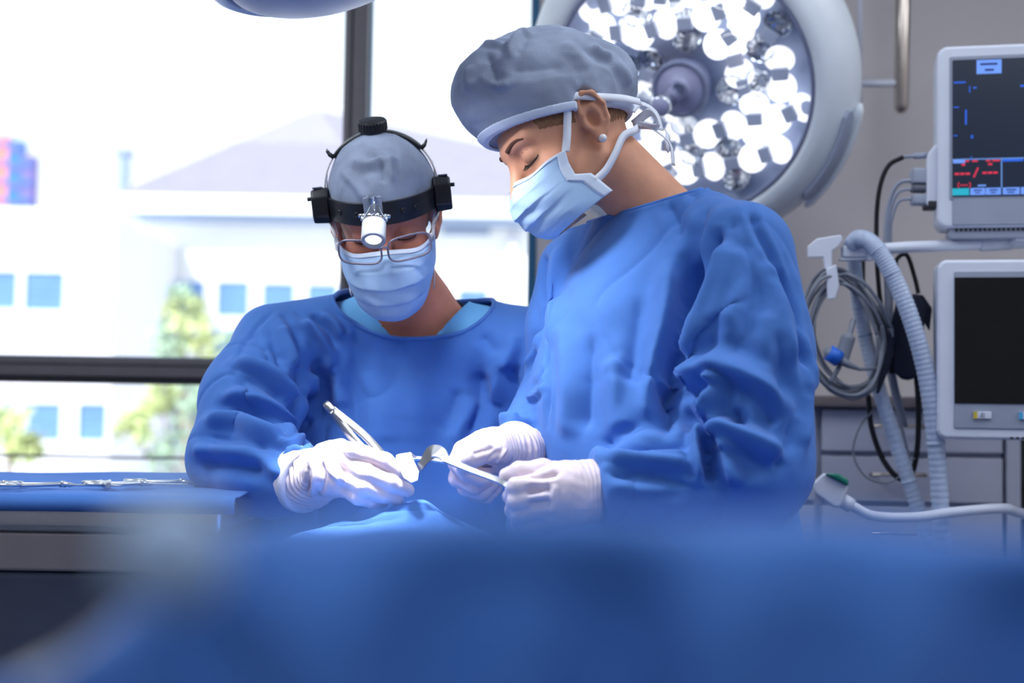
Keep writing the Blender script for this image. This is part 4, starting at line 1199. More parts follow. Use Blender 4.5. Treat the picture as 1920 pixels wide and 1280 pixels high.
SM = [([(590,480),(602,600),(585,700),(570,800)],-.016,.014), ([(500,290),(535,400),(590,520)],.009,.012), ([(440,360),(510,500),(560,640)],-.007,.011),
      ([(260,465),(420,515),(540,620),(585,720)],.012,.013), ([(280,540),(420,580),(525,665)],-.009,.010), ([(205,640),(350,655),(470,720),(560,830)],.013,.014),
      ([(230,720),(380,735),(500,830)],-.010,.011), ([(110,765),(260,765),(400,825),(530,860)],.012,.014), ([(90,840),(300,840),(460,885)],-.009,.012),
      ([(55,910),(200,925),(420,955)],.008,.013), ([(60,1000),(220,990),(430,1010)],-.007,.012), ([(600,255),(680,330),(745,440),(720,530)],.009,.011),
      ([(640,235),(720,300),(785,420)],-.007,.010), ([(690,235),(765,290),(800,360)],.007,.009), ([(680,450),(700,600),(685,800)],-.009,.018),
      ([(760,480),(790,600),(812,720)],.008,.018), ([(640,520),(650,640),(640,780)],.009,.014), ([(1640,480),(1665,640),(1640,790)],-.010,.018), ([(1590,400),(1590,560),(1560,700)],.007,.020),
      ([(900,420),(1000,700),(1010,900)],.004,.03), ([(1400,600),(1320,850)],-.005,.03), ([(1180,500),(1160,900)],.003,.03),
      ([(470,215),(380,300),(290,430),(250,560)],-.0035,.005), ([(540,900),(600,930),(650,900)],.006,.008), ([(480,960),(560,985),(620,960)],-.005,.008),
      ([(420,880),(520,900),(600,880)],-.006,.009), ([(300,900),(420,980),(520,1060)],.006,.012)]
lo = np.array([ERm[0] - .12, WRm[1] - .09, .47]); hi = np.array([max(SRm[0], ELm[0]) + .13, Nm[1] + .26, zN + .16])
SM = [(a, b * .72, c * .8) for a, b, c in SM] + [([(230,500),(330,520),(430,600),(500,700)],-.003,.005), ([(180,690),(300,690),(420,770),(500,860)],-.0035,.005), ([(120,800),(250,810),(380,870)],-.003,.005),
      ([(80,870),(230,890),(400,930),(500,930)],-.003,.005), ([(500,220),(560,300),(600,400)],-.003,.006), ([(560,215),(640,290),(690,400)],-.0035,.006), ([(330,310),(420,420),(480,540)],-.003,.006), ([(480,870),(540,880),(620,850)],.004,.006),
      ([(560,960),(590,900),(650,860)],-.004,.005), ([(520,940),(560,880),(620,840)],.003,.005), ([(1500,330),(1560,420),(1600,560)],-.003,.008), ([(1660,330),(1650,430),(1600,520)],.004,.010), ([(850,330),(900,420),(940,560)],-.003,.010), ([(1480,640),(1420,760),(1340,860)],.004,.014),
      ([(1500,520),(1500,680),(1440,860)],-.004,.012), ([(620,600),(640,720),(620,820)],-.004,.007), ([(720,520),(740,660),(735,800)],-.004,.008), ([(820,560),(870,700),(880,850)],-.003,.010)]
v, f = cloth(man_gown, lo, hi, .0072, man_neckline, SM, zo, zs, 21)
g = mesh_np('gown', v, f, M['gown'], man)
binding(v, f, .0038, 'neck_binding', M['gown'], g)
# scrub top under the gown: V neck
lo2 = np.array([Nm[0] - .26, Nm[1] - .2, zN - .055]); hi2 = np.array([Nm[0] + .26, Nm[1] + .2, zN + .16])
def scrub_cut(v):
    x = v[:, 0] - (Nm[0] + .012); fr = v[:, 1] < Nm[1] + .02
    zl = np.where(fr, zN - .040 + 1.15 * np.abs(x), zN + .075)
    return np.minimum(zl - v[:, 2], np.where(v[:, 2] < zN - .02, .09, .155) - np.abs(x))
v, f = cloth(lambda p: man_torso(p, -.008), lo2, hi2, .0055, lambda q: np.maximum(scrub_cut(q), -9), None, zo, zs, 5, .0008, True, 2, .0015, .0)
sc_ = mesh_np('scrub_top', v, f, M['scrub'], man)
binding(v, f, .003, 'collar_binding', M['scrub'], sc_)

# cap, brow hair, eyes, mask
def cap_mesh(H, fn, plane, lo, hi, h, seed, amp, strokes, parent, zo=(0, 0), zs=1.0, band=.006, bandm='cap_edge'):
    n_, c_ = np.array(plane[0], np.float32), plane[1]; n_ /= np.linalg.norm(n_)
    def full(p):
        q = H.loc(p); return smax(fn(q), c_ - q @ n_, .004) * H.k
    pts = np.array([H.w(x, y, z) for x in (lo[0], hi[0]) for y in (lo[1], hi[1]) for z in (lo[2], hi[2])])
    v, f = polygonise(full, pts.min(0), pts.max(0), h); v = laplace(v, f, 2, .5)
    n = normals(v, f); q = H.loc(v).astype(float)
    hgt = q @ n_ - c_; ang = np.arctan2(q[:, 0], q[:, 1])
    gather = np.exp(-np.clip(hgt, 0, 1) / .03)
    cr = 1 - np.abs(noise3(q * np.array([1, 1, 1.2]), 11, seed)); cr = np.clip(cr, 0, 1) ** 4
    v = v + n * (amp * (.9 * noise3(q, 8, seed + 2) + .9 * cr +   .35 * gather * np.sin(ang * 26 + 3 * noise3(q, 9, seed + 4))))[:, None] * np.clip((hgt - .006) / .022, 0, 1)[:, None]
    if strokes: v = folds(v, f, strokes, zo, zs)
    v = laplace(v, f, 1, .3)
    cp = mesh_np('surgical_cap', v, f, M['cap'], parent)
    def rim(p):
        q = H.loc(p); s_ = fn(q) - .0030
        return smax(smax(s_, np.abs(q @ n_ - c_ - band * .4) - band, .002), -(fn(q) + .004), .002) * H.k
    v, f = polygonise(rim, pts.min(0), pts.max(0), .0019)
    mesh_np('brim', laplace(v, f, 2, .5), f, M[bandm], cp)
    return cp
cap_mesh(HM, lambda q: sm(ell(q, (0, -.008, .050), (.083, .116, .091)), ell(q, (0, -.03, .06), (.080, .092, .090)), .02), ((0, -.10, .995), .028),
         (-.11, -.14, -.06), (.11, .13, .17), .0032, 31, .0016, [([(662, 300), (690, 310), (720, 292)], .0035, .008), ([(700, 285), (712, 310), (722, 345)], -.003, .007), ([(735, 290), (730, 315), (740, 340)], .003, .006), ([(640, 320), (665, 345), (690, 380)], .0025, .006)], man)
ties_m = []
for s in (-1, 1):
    ties_m.append(([(s * .075, .028, .004), (s * .081, .012, .030), (s * .086, -.01, .060), (s * .085, -.04, .09)], (s, 0, .1), .009))
    ties_m.append(([(s * .066, .042, -.094), (s * .068, .010, -.080), (s * .066, -.04, -.065), (s * .045, -.08, -.05)], (s, 0, -.2), .009))
make_mask(HM, man, ties_m)
M['brow'] = mat('brown hair', srgb(96, 66, 48), .7, var=.25, scale=120, bump=.5, bscale=900)
M['lash'] = mat('dark lashes', srgb(34, 24, 24), .7)
M['fairhair'] = mat('fair hair', srgb(150, 108, 76), .6, var=.25, scale=150, bump=.5, bscale=700)
def brows(H, parent, m, wide=.0042, hw=1.0):
    for s in (-1, 1):
        pts = [surf(H, s * x, z, hw, -.0008) for x, z in ((.0145, .0315), (.021, .0338), (.031, .0360), (.042, .0355), (.052, .0315))]
        MB().tube(spline(pts, 5), [.0012] + [wide * (1 - .03 * i) for i in range(1, 20)] + [.001], 8).build('eyebrow', m, parent, smooth=True)
        arc = lambda z0, dz, off, r: [surf(H, s * (.0325 + r * math.cos(math.pi * t)), z0 + dz * math.sin(math.pi * t), hw, off) for t in np.linspace(0, 1, 11)]
        MB().tube(arc(.003, -.0045, .0004, .0155), [.0004] + [.0010] * 9 + [.0004], 6).build('eyelashes', M['lash'], parent, smooth=True)
        MB().tube(arc(.015, .003, .0, .016), [.0002] + [.0005] * 9 + [.0002], 6).build('eyelid_crease', m, parent, smooth=True)
brows(HM, man, M['fairhair'], .0034)
for s in (-1, 1):                                   # short sideburns before the ears
    def sb(p, s=s):
        q = HM.loc(p); return smax(head_sdf(q) - .0016, ell(q, (s * .074, .022, .015), (.012, .011, .032)), .002) * HM.k
    c = HM.w(s * .074, .022, .015); v, f = polygonise(sb, c - .05, c + .05, .0025); mesh_np('sideburn', v, f, M['fairhair'], man)

# gloved right hand of the surgeon with its knit cuff
glove(man, (590, 893, 1.86), .031, [(618, 872, 1.815, .026), (620, 893, 1.80, .024)],
      [[(638, 842, 1.800), (668, 846, 1.766), (722, 864, 1.757), (750, 886, 1.757)],
       [(640, 868, 1.780), (688, 888, 1.750), (732, 905, 1.750), (764, 918, 1.757)],
       [(640, 892, 1.772), (684, 914, 1.746), (718, 928, 1.752), (745, 934, 1.762)],
       [(642, 912, 1.778), (672, 932, 1.754), (698, 940, 1.760), (718, 942, 1.770)]],
      [(622, 862, 1.842), (672, 862, 1.822), (716, 874, 1.800), (742, 890, 1.780)],
      [(596, 892, 1.855), (580, 898, 1.868), (560, 903, 1.880)], [.033, .037, .040], wr=1.6,
      strokes=[([(615, 855), (625, 885), (648, 903)], .004, .006), ([(604, 862), (606, 895), (598, 930)], -.003, .004), ([(590, 868), (590, 900), (585, 932)], .0025, .004), ([(577, 872), (578, 900), (574, 930)], -.0025, .004), ([(622, 850), (635, 872), (650, 885)], -.0025, .004)])
cm = frame_mx(WRm, WRm - ERm, (0, 0, 1))
MB().lathe([(.036, -.03), (.0425, -.02), (.0435, -.005), (.043, .004), (.040, .008), (.034, .006)], cm, 40).build('knit_cuff', M['knit'], man, smooth=True)
legs(man, [(Nm[0] - .09, Nm[1], Nm[0] - .11, Nm[1] + .02, 0, -1), (Nm[0] + .09, Nm[1], Nm[0] + .11, Nm[1] + .05, 0, -1)])

# ------------------------------------------------------------------ headlight and spectacles
hl = empty('surgical_headlight', tuple(HM.w(0, .12, .06))); tag(hl, 'black headband light with chrome lamp worn over the cap of the surgeon', 'headlight')
def band_pt(a, z0=.050, rx=.0885, ry=.121, cy=-.012, tilt=-.02):
    x = rx * math.sin(a); y = cy + ry * math.cos(a); z = z0 + tilt * (y - cy) * 1.0
    return HM.w(x, y, z)
bn, bu = [], []
for k in range(65):
    a = 2 * math.pi * k / 64; bn.append(band_pt(a)); bu.append(HM.d(math.sin(a) / .0885, math.cos(a) / .112, 0))
bw = [(.026 + .010 * max(0, math.cos(2 * math.pi * k / 64)) ** .5) * HM.k for k in range(65)]
MB().ribbon(bn, bu, bw, .0045).build('headband', M['black'], hl, smooth=False, bevel=.0014)
for a in (-.62, -.38, .42, .78):
    c = Vector(band_pt(a)); n_ = Vector(HM.d(math.sin(a) / .0885, math.cos(a) / .112, 0)).normalized()
    MB().lathe([(.0042, .001), (.0042, .0034), (.0034, .0042), (.0018, .0042), (.0015, .003), (0.0001, .003)], frame_mx(c, n_, (0, 0, 1)), 18).build('rivet', M['black'], hl, smooth=True)
for s in (-1, 1):
    a = s * 1.36; c = Vector(band_pt(a)); o_ = Vector(HM.d(s, .05, 0)).normalized()
    mxb_ = Matrix((Vector(HM.d(0, 1, .25)).normalized(), Vector(HM.d(0, -.25, 1)).normalized(), o_)).transposed().to_4x4(); mxb_.translation = c
    prof = [(-.026, -.012), (-.020, -.026), (.016, -.028), (.026, -.018), (.028, .012), (.018, .024), (-.014, .026), (-.026, .016)]
    b = MB(); n = len(prof)
    b.add([mxb_ @ Vector((x, y, -.004)) for x, y in prof] + [mxb_ @ Vector((x * .92, y * .92, .021)) for x, y in prof], [tuple(range(n))[::-1], tuple(range(n, 2 * n))] + [(i, (i + 1) % n, n + (i + 1) % n, n + i) for i in range(n)])
    bx = b.build('side_box', M['black'], hl, bevel=.003)
    MB().box((-.016, .0235, .004), (.016, .0262, .018), mxb_).build('box_lid', M['dgrey_pl'], bx, bevel=.001)
    MB().tube([mxb_ @ Vector((.012, .010, .019)), mxb_ @ Vector((.012, .010, .027))], .003, 10).build('box_button', M['black'], bx, smooth=True)
def strap_pt(t):      # t -1..1 from the person's right side over the crown to the left
    a = t * math.pi / 2; return (.0905 * math.sin(a), -.012 - .012 * math.cos(a), .048 + .1015 * max(0, math.cos(a)) ** .85)
ts = np.linspace(-.97, .97, 49)
def seg(t0, t1, w, th, name, m):
    tt = [t for t in np.linspace(t0, t1, 25)]
    MB().ribbon([HM.w(*strap_pt(t)) for t in tt], [HM.d(math.sin(t * math.pi / 2), 0, math.cos(t * math.pi / 2)) for t in tt], w, th).build(name, m, hl, smooth=True)
M['cream'] = mat('cream strap', srgb(222, 218, 212), .5, var=.03)
seg(-.97, -.50, .013, .002, 'side_strap', M['cream']); seg(.50, .97, .013, .002, 'side_strap', M['cream'])
seg(-.56, .56, .018, .0045, 'crown_strap', M['black'])
for s in (-1, 1):
    c = HM.w(*strap_pt(s * .56)); n_ = HM.d(s * .77, 0, .63)
    for k in (-1, 1):
        e = c + HM.d(0, k * .006, 0); MB().tube([e, e + n_ * .007, e + n_ * .012 + HM.d(0, k * .002, .004)], [.0024, .0022, .0008], 8).build('strap_latch', M['black'], hl, smooth=True)
kb = MB(); n = 56; km = HM.mx(strap_pt(0.02), (0, .10, 1)); 
for i, (r_, h_) in enumerate(((.020, .002), (.0215, .004), (.0215, .0155), (.0195, .018), (.0001, .0188))):
    for k in range(n):
        a = 2 * math.pi * k / n; rr = r_ * (.955 if (k % 2 and i in (1, 2)) else 1)
        kb.v.append(tuple(km @ Vector((rr * math.cos(a), rr * math.sin(a), h_))))
for i in range(4):
    for k in range(n): kb.f.append((i * n + k, i * n + (k + 1) % n, (i + 1) * n + (k + 1) % n, (i + 1) * n + k))
kb.build('ratchet_knob', M['black'], hl)
# lamp pod hanging from the band's front
lp0 = Vector(P(703, 392, 1.925)); lp1 = Vector(P(700, 452, 1.890))
bf = Vector(band_pt(.12)); ldir = (lp1 - lp0).normalized()
MB().bar(bf + Vector(HM.d(0, .004, -.022)), bf + Vector(HM.d(0, .004, .026)), .026, .006, HM.d(0, 1, 0)).build('bracket_plate', M['grey_pl'], hl, bevel=.0015)
MB().bar(bf + Vector(HM.d(0, .010, -.012)), bf + Vector(HM.d(0, .010, .030)), .013, .010, HM.d(0, 1, 0)).build('bracket', M['chrome'], hl, bevel=.0015)
lm = frame_mx(lp0, ldir, (1, 0, 0))
LL = (lp1 - lp0).length
MB().lathe([(0.0001, -.006), (.007, -.004), (.0095, .002), (.0125, .012), (.0155, .020), (.0158, .0255), (.0145, .026), (.0145, .028)], lm, 40).build('lamp_body', M['chrome'], hl, smooth=True)
MB().lathe([(.0145, .0265), (.0163, .0275), (.0165, LL - .002), (.0155, LL), (.0118, LL), (.0112, LL - .004)], lm, 40).build('lamp_collar', mat('frosted collar', srgb(168, 173, 182), .45), hl, smooth=True)
MB().lathe([(.0112, LL - .004), (.006, LL - .002), (0.0001, LL - .001)], lm, 32).build('lamp_lens', mat('headlight lens', (1, 1, 1, 1), .1, emit=(.9, .96, 1, 1), estr=1.6), hl, smooth=True)
MB().tube(spline([bf + Vector(HM.d(0, .014, .014)), bf + Vector(HM.d(-.008, .018, .010)), bf + Vector(HM.d(-.006, .020, -.004)), bf + Vector(HM.d(.004, .018, -.010)), lp0 + Vector((0, -.010, .008)), lp0 + ldir * .006 + Vector((0, -.012, 0))], 6), .0014, 8).build('lamp_wire', M['chrome'], hl, smooth=True)
for s in (-1, 1):
    e0 = lp0 + ldir * .012 + Vector((s * .0165, -.002, 0))
    MB().tube([bf + Vector((s * .012, -.012, -.006)), e0, e0 + ldir * .010], .0018, 8).build('lamp_fork', M['chrome'], hl, smooth=True)
    MB().tube([e0 - Vector((s * .004, 0, 0)), e0 + Vector((s * .005, 0, -.001))], .003, 10).build('tilt_screw', M['chrome'], hl, smooth=True)
spot('headlight_beam', lp1 + ldir * .012, P(676, 868, 1.79), 42.0, 30, .9, .005, (1, .98, .97), hl)

gl = empty('spectacles', tuple(HM.w(0, .12, 0))); tag(gl, 'clear rimmed spectacles on the face of the surgeon above the mask', 'spectacles')
M['acetate'] = mat('clear acetate', srgb(200, 200, 214), .12, var=.03, alpha=.75, spec=.8, coat=.4)
M['wire'] = mat('rim wire', srgb(150, 142, 156), .25, .6)
for s in (-1, 1):
    pts = []
    for k in range(33):
        a = 2 * math.pi * k / 32; cx, cz = math.cos(a), math.sin(a)
        x = .0375 + .0325 * math.copysign(abs(cx) ** .55, cx); z = -.003 + .0185 * math.copysign(abs(cz) ** .6, cz)
        pts.append((s * x, .139 - .35 * max(0, x - .012) ** 1.25 * 1.9, z + .06 * (x - .03)))
    ring = [HM.w(*q) for q in pts]
    MB().tube(ring, .0015, 8, cap=False).build('rim', M['wire'], gl, smooth=True)
    c = np.mean(ring[:-1], 0); off = HM.d(0, 1, 0)
    b = MB(); b.add(ring[:-1] + [c + off * .0015], [(k, (k + 1) % 32, 32) for k in range(32)]); b.build('lens', M['lens'], gl, smooth=True)
    hg = [(s * .0690, .118, .003), (s * .0745, .106, .007), (s * .0765, .070, .014), (s * .083, .03, .018), (s * .086, -.005, .020), (s * .085, -.025, .008)]
    MB().ribbon(spline([HM.w(*q) for q in hg], 6), [HM.d(s, .3, 0)] * 31, [.012] * 5 + [.009 - .0002 * i for i in range(26)], .003).build('temple', M['acetate'], gl, smooth=True)
MB().tube(spline([HM.w(.007, .138, .001), HM.w(.003, .141, .003), HM.w(-.003, .141, .003), HM.w(-.007, .138, .001)], 5), .0018, 8).build('bridge', M['wire'], gl, smooth=True)

# ------------------------------------------------------------------ the assistant
FW = np.array([-.80, -.60, 0.]); LW = np.array([.60, -.80, 0.])
wom = empty('person', (P(1228, 490, 1.95)[0], P(1228, 490, 1.95)[1], 0))
tag(wom, 'assistant in blue gown with pearl earring, cap and mask looking down holding retractors', 'person')
_f = np.array([-.80, -.30, -.52]); _f /= np.linalg.norm(_f); _u = np.array([-.54, 0, .84]); _u -= _f * (_u @ _f); _u /= np.linalg.norm(_u)
_r = np.cross(_f, _u); WK = .93
HW = Head(P(1116, 226, 1.87) + _r * .080 * WK + _f * .012 * WK, _f, _u, WK); HW.mask = MASK_W; HW.jaw = .86
Tw = P(1228, 490, 1.95); zT = Tw[2]
SNw, SFw = Tw + .165 * LW, Tw - .165 * LW
NBw = P(1248, 432, 1.955)
def wom_body(p):
    q = HW.squash(HW.loc(p))
    d = head_sdf(q, .97) * HW.k * .93
    d = sm(d, cone(p, HW.w(0, -.030, -.035), NBw + np.array([0, 0, .01]), .048, .052), .018)
    d = sm(d, cone(p, NBw + np.array([0, 0, -.01]), NBw + (SNw - NBw) * .7 + np.array([0, 0, -.03]), .046, .028), .03)
    d = sm(d, cone(p, NBw + np.array([0, 0, -.01]), NBw + (SFw - NBw) * .7 + np.array([0, 0, -.03]), .046, .028), .03)
    d = sm(d, ell(p, Tw + np.array([0, .02, -.06]), (.085, .08, .10)), .04)
    return d
EAR[0] = 1.16
c = HW.w(0, 0, 0)
lo = np.min([c - .17, SNw - .05, SFw - .05], 0); hi = np.max([c + .19, SNw + .06, SFw + .06], 0); lo[2] = zT - .15
v, f = polygonise(wom_body, lo, hi, .0031); v = laplace(v, f, 1, .3)
wb_ = mesh_np('body', v, f, M['skin'], wom)

tabW = [(.45, .05, .02, .25, .19), (.75, .05, .02, .24, .17), (zT - .50, .05, .02, .230, .155), (zT - .32, .03, .025, .208, .150), (zT - .18, .01, .03, .180, .142), (zT - .08, 0, .015, .160, .122),
        (zT, 0, .0, .135, .09), (zT + .06, .0, -.01, .085, .062)]
ENw, WNw = P(1398, 868, 1.745), P(1122, 920, 1.715)
EFw, WFw = P(1046, 722, 2.07), P(966, 842, 1.875)
def wom_gown(p):
    d = loft(p, (Tw[0], Tw[1], 0), (LW, FW), tabW)
    d = sm(d, cone(p, NBw + np.array([0, 0, .0]), SNw, .064, .062), .03)
    d = sm(d, cone(p, NBw + np.array([0, 0, .0]), SFw, .062, .056), .03)
    m1 = (SNw + ENw) / 2
    a = chain(p, [SNw, m1 + np.array([.004, 0, 0]), ENw], [.062, .076, .080], .03)
    fa = chain(p, [ENw + np.array([-.01, 0, -.004]), (ENw + WNw) / 2 + np.array([0, 0, -.005]), WNw], [.076, .062, .050], .02)
    ax = ((WNw - ENw) / np.linalg.norm(WNw - ENw)).astype(np.float32)
    fa = smax(fa, (p - WNw.astype(np.float32)) @ ax, .006)
    a = sm(a, fa, .008)
    pk = [P(1338, 792, 1.675), P(1352, 768, 1.668), P(1372, 762, 1.664), P(1392, 786, 1.664)]
    a = smax(a, -chain(p, pk, [.008, .020, .024, .010], .006), .006)
    b = chain(p, [SFw, (SFw + EFw) / 2 + np.array([-.006, 0, 0]), EFw], [.054, .052, .050], .02)
    fb = chain(p, [EFw, WFw], [.048, .034], .02)
    ax2 = ((WFw - EFw) / np.linalg.norm(WFw - EFw)).astype(np.float32)
    fb = smax(fb, (p - WFw.astype(np.float32)) @ ax2, .005)
    b = sm(b, fb, .010)
    return sm(sm(d, a, .008), b, .003)
def wom_neckline(v):
    q = v - NBw; n_ = np.array([-.30, -.12, .945]); n_ /= np.linalg.norm(n_)
    d = q @ n_; rad = np.linalg.norm(q - np.outer(d, n_), axis=1)
    return np.maximum(.040 - d, rad - .16)
zo, zs = (880, 320), 1.8824
SW_ = [([(800,250),(775,430),(742,590),(705,740),(690,930)],-.016,.018), ([(725,300),(712,500),(655,740),(625,930)],.008,.022), ([(880,180),(850,300),(805,480),(765,640)],-.009,.014),
       ([(905,230),(872,400),(812,560),(770,690)],.010,.016), ([(960,260),(930,420),(880,560)],.006,.022), ([(740,832),(800,890),(850,880)],-.010,.010), ([(930,830),(965,900)],-.008,.010),
       ([(735,800),(785,722),(850,680),(910,690),(1010,745),(1135,880)],.010,.017), ([(850,690),(872,760),(850,845),(808,885)],.012,.012), ([(760,760),(800,800),(815,850)],-.008,.010),
       ([(830,905),(900,910),(1000,955),(1110,1010)],.012,.016), ([(960,740),(1050,830),(1100,900)],-.008,.014), ([(840,910),(845,1010),(865,1110)],-.013,.010), ([(808,905),(812,1000),(830,1090)],.009,.010),
       ([(880,930),(920,1020),(960,1110)],.006,.014), ([(450,950),(600,975),(800,955)],-.004,.010), ([(470,1000),(650,1012),(800,1035)],.004,.012), ([(460,1060),(640,1085),(800,1120)],-.004,.012),
       ([(990,130),(1022,222),(1130,420),(1190,570)],-.004,.006), ([(1085,330),(1160,520),(1198,720)],-.007,.014), ([(1150,470),(1195,640),(1208,800)],.006,.014), ([(1040,300),(1110,470),(1160,700)],.005,.020),
       ([(325,250),(305,420),(300,640)],.005,.020), ([(430,560),(410,760),(400,930)],-.005,.022), ([(500,640),(535,800),(550,930)],.006,.022), ([(600,420),(570,640),(540,760)],-.005,.026), ([(330,500),(350,760),(345,960)],.004,.02),
       ([(240,240),(262,330),(268,470)],-.006,.008), ([(200,690),(235,640),(262,560)],.004,.010), ([(215,760),(240,740),(268,690)],-.002,.006), ([(80,905),(110,880),(180,875)],.005,.008), ([(130,930),(180,905),(240,900)],-.005,.007),
       ([(205,800),(235,790),(265,760)],.003,.006), ([(700,110),(730,170),(745,240)],-.003,.010), ([(560,140),(640,110),(740,70)],-.0015,.004)]
SW2 = [([(840,120),(800,230),(770,360)],-.004,.008), ([(930,150),(915,280),(870,440)],-.004,.008), ([(1000,430),(980,560),(920,660)],-.004,.010), ([(1090,560),(1110,700),(1090,820)],-.004,.010), ([(1040,480),(1060,620),(1040,720)],.004,.014),
       ([(880,1000),(960,1050),(1080,1060)],-.005,.008), ([(900,930),(1000,1000),(1120,1040)],-.004,.008), ([(760,900),(790,960),(800,1060)],-.004,.006), ([(560,960),(700,990),(790,985)],.003,.006), ([(480,1100),(640,1120),(800,1090)],.003,.008),
       ([(690,420),(680,600),(640,760)],-.004,.010), ([(640,560),(600,760),(580,920)],-.004,.012), ([(280,360),(276,560),(273,900)],-.006,.005), ([(1150,860),(1130,960),(1080,1060)],-.005,.010), ([(1180,700),(1190,860),(1170,980)],.005,.012)]
lo = np.array([WFw[0] - .07, ENw[1] - .13, .44]); hi = np.array([ENw[0] + .16, SFw[1] + .16, zT + .16])
v, f = cloth(wom_gown, lo, hi, .0072, wom_neckline, [(a, b * 1.2, c * .85) for a, b, c in SW_] + SW2, zo, zs, 51, .0018, True, 3, .0035)
g = mesh_np('gown', v, f, M['gown'], wom)
binding(v, f, .0035, 'neck_binding', M['gown'], g)
legs(wom, [(Tw[0] + .07, Tw[1] - .06, Tw[0] + .08, Tw[1] - .09, -.8, -.6), (Tw[0] - .07, Tw[1] + .07, Tw[0] - .06, Tw[1] + .1, -.8, -.6)])

def wcap(q):
    d = ell(q, (0, -.008, .066), (.091, .114, .116))
    d = sm(d, ell(q, (0, .046, .118), (.078, .078, .068)), .03)
    d = sm(d, ell(q, (0, -.092, .056), (.070, .052, .050)), .03)
    for s in (-1, 1): d = smax(d, -ell(q, (s * .088, -.015, .010), (.022, .023, .041)), .004)
    return d
cap_mesh(HW, wcap, ((0, -.33, .944), .026), (-.13, -.18, -.06), (.13, .16, .22), .0032, 61, .0022,
         [([(330,270),(350,190),(390,140),(470,130)],.0055,.007), ([(210,220),(240,320),(270,390)],-.004,.007), ([(120,300),(110,380),(140,420)],.004,.010), ([(150,190),(250,180),(370,200)],.003,.006), ([(240,400),(290,410),(330,390)],.003,.005),
          ([(640,100),(560,90),(480,110)],-.0035,.006), ([(790,190),(830,230),(900,250)],.004,.008), ([(330,330),(480,320),(640,300)],-.0025,.012), ([(620,170),(700,240),(760,330)],.003,.012), ([(900,280),(960,330),(1000,400)],.003,.010)],
         wom, (840, 20), 2.909, .0062)
s = -1
tiesw = []
for s in (-1, 1):
    tiesw.append(([(s * .0700, .048, -.016), (s * .0740, .036, .000), (s * .0790, .022, .022), (s * .0850, .004, .045), (s * .086, -.03, .028), (s * .078, -.07, .008), (s * .05, -.105, -.004)], (s, .1, .1), .0105))
    tiesw.append(([(s * .0640, .030, -.072), (s * .0640, .006, -.066), (s * .0640, -.020, -.052), (s * .058, -.048, -.036), (s * .045, -.075, -.035), (s * .015, -.098, -.030)], (s, -.2, -.3), .0105))
tiesw.append(([(0, -.102, -.020), (-.02, -.125, -.020), (-.03, -.118, -.045), (-.02, -.100, -.028)], (0, -1, .2), .012))
tiesw.append(([(0, -.102, -.024), (.005, -.128, -.030), (-.005, -.140, -.055), (-.012, -.118, -.080)], (-.6, -1, .2), .012))
tiesw.append(([(0, -.102, -.024), (-.025, -.112, -.045), (-.020, -.125, -.075), (-.018, -.112, -.105)], (-.8, -1, .2), .011))
tiesw.append(([(-.03, -.095, -.005), (-.02, -.118, .0), (-.015, -.135, -.02), (-.018, -.125, -.05)], (-.8, -.6, .4), .012))
make_mask(HW, wom, tiesw)
M['darkbrow'] = mat('dark brow hair', srgb(92, 58, 44), .7, var=.25, scale=120, bump=.5, bscale=900)
brows(HW, wom, M['darkbrow'], .0040, .97)
for s in (-1, 1):     # lash fringe
    b = MB()
    for t in np.linspace(.08, .92, 15):
        a = surf(HW, s * (.0325 + .0155 * math.cos(math.pi * t)), .003 - .0045 * math.sin(math.pi * t), .97, .0004)
        e = a + HW.d(s * .003 * math.cos(math.pi * t), .006, -.004); b.tube([a, (a + e) / 2 + HW.d(0, .001, -.001), e], [.0005, .0004, .0001], 5)
    b.build('lash_fringe', M['lash'], wom)
def hair(p):
    q0 = HW.loc(p); q = HW.squash(q0); h_ = head_sdf(q, .97) - .0018
    pl = np.abs(q0 @ np.array([0, -.33, .944], np.float32) - .020) - .011
    reg = np.minimum(ell(q, (0, -.075, -.010), (.070, .055, .048)), np.maximum(np.maximum(pl, q0[:, 1] - .060), .03 - np.abs(q0[:, 0])))
    for s in (-1, 1): reg = np.maximum(reg, -ell(q0, (s * .080, -.016, .006), (.034, .026, .044)))
    return smax(h_, reg, .003) * HW.k
pts = np.array([HW.w(x, y, z) for x in (-.1, .1) for y in (-.13, .09) for z in (-.07, .08)])
v, f = polygonise(hair, pts.min(0), pts.max(0), .0026)
q = HW.loc(v); v = v + normals(v, f) * (.0006 * np.sin(q[:, 1] * 900 + q[:, 2] * 300 + 4 * noise3(v, 20, 2)))[:, None]
mesh_np('hair', v, f, M['fairhair'], wom)
M['pearl'] = mat('pearl', srgb(240, 236, 238), .2, var=.02, coat=.6)
ec_ = HW.w(-.0870, -.004, -.028)
b = MB(); b.lathe([(.0055 * math.sin(math.pi * k / 12) + 1e-5, -.0055 * math.cos(math.pi * k / 12)) for k in range(13)], Matrix.Translation(ec_), 20); b.build('earring', M['pearl'], wb_, smooth=True)

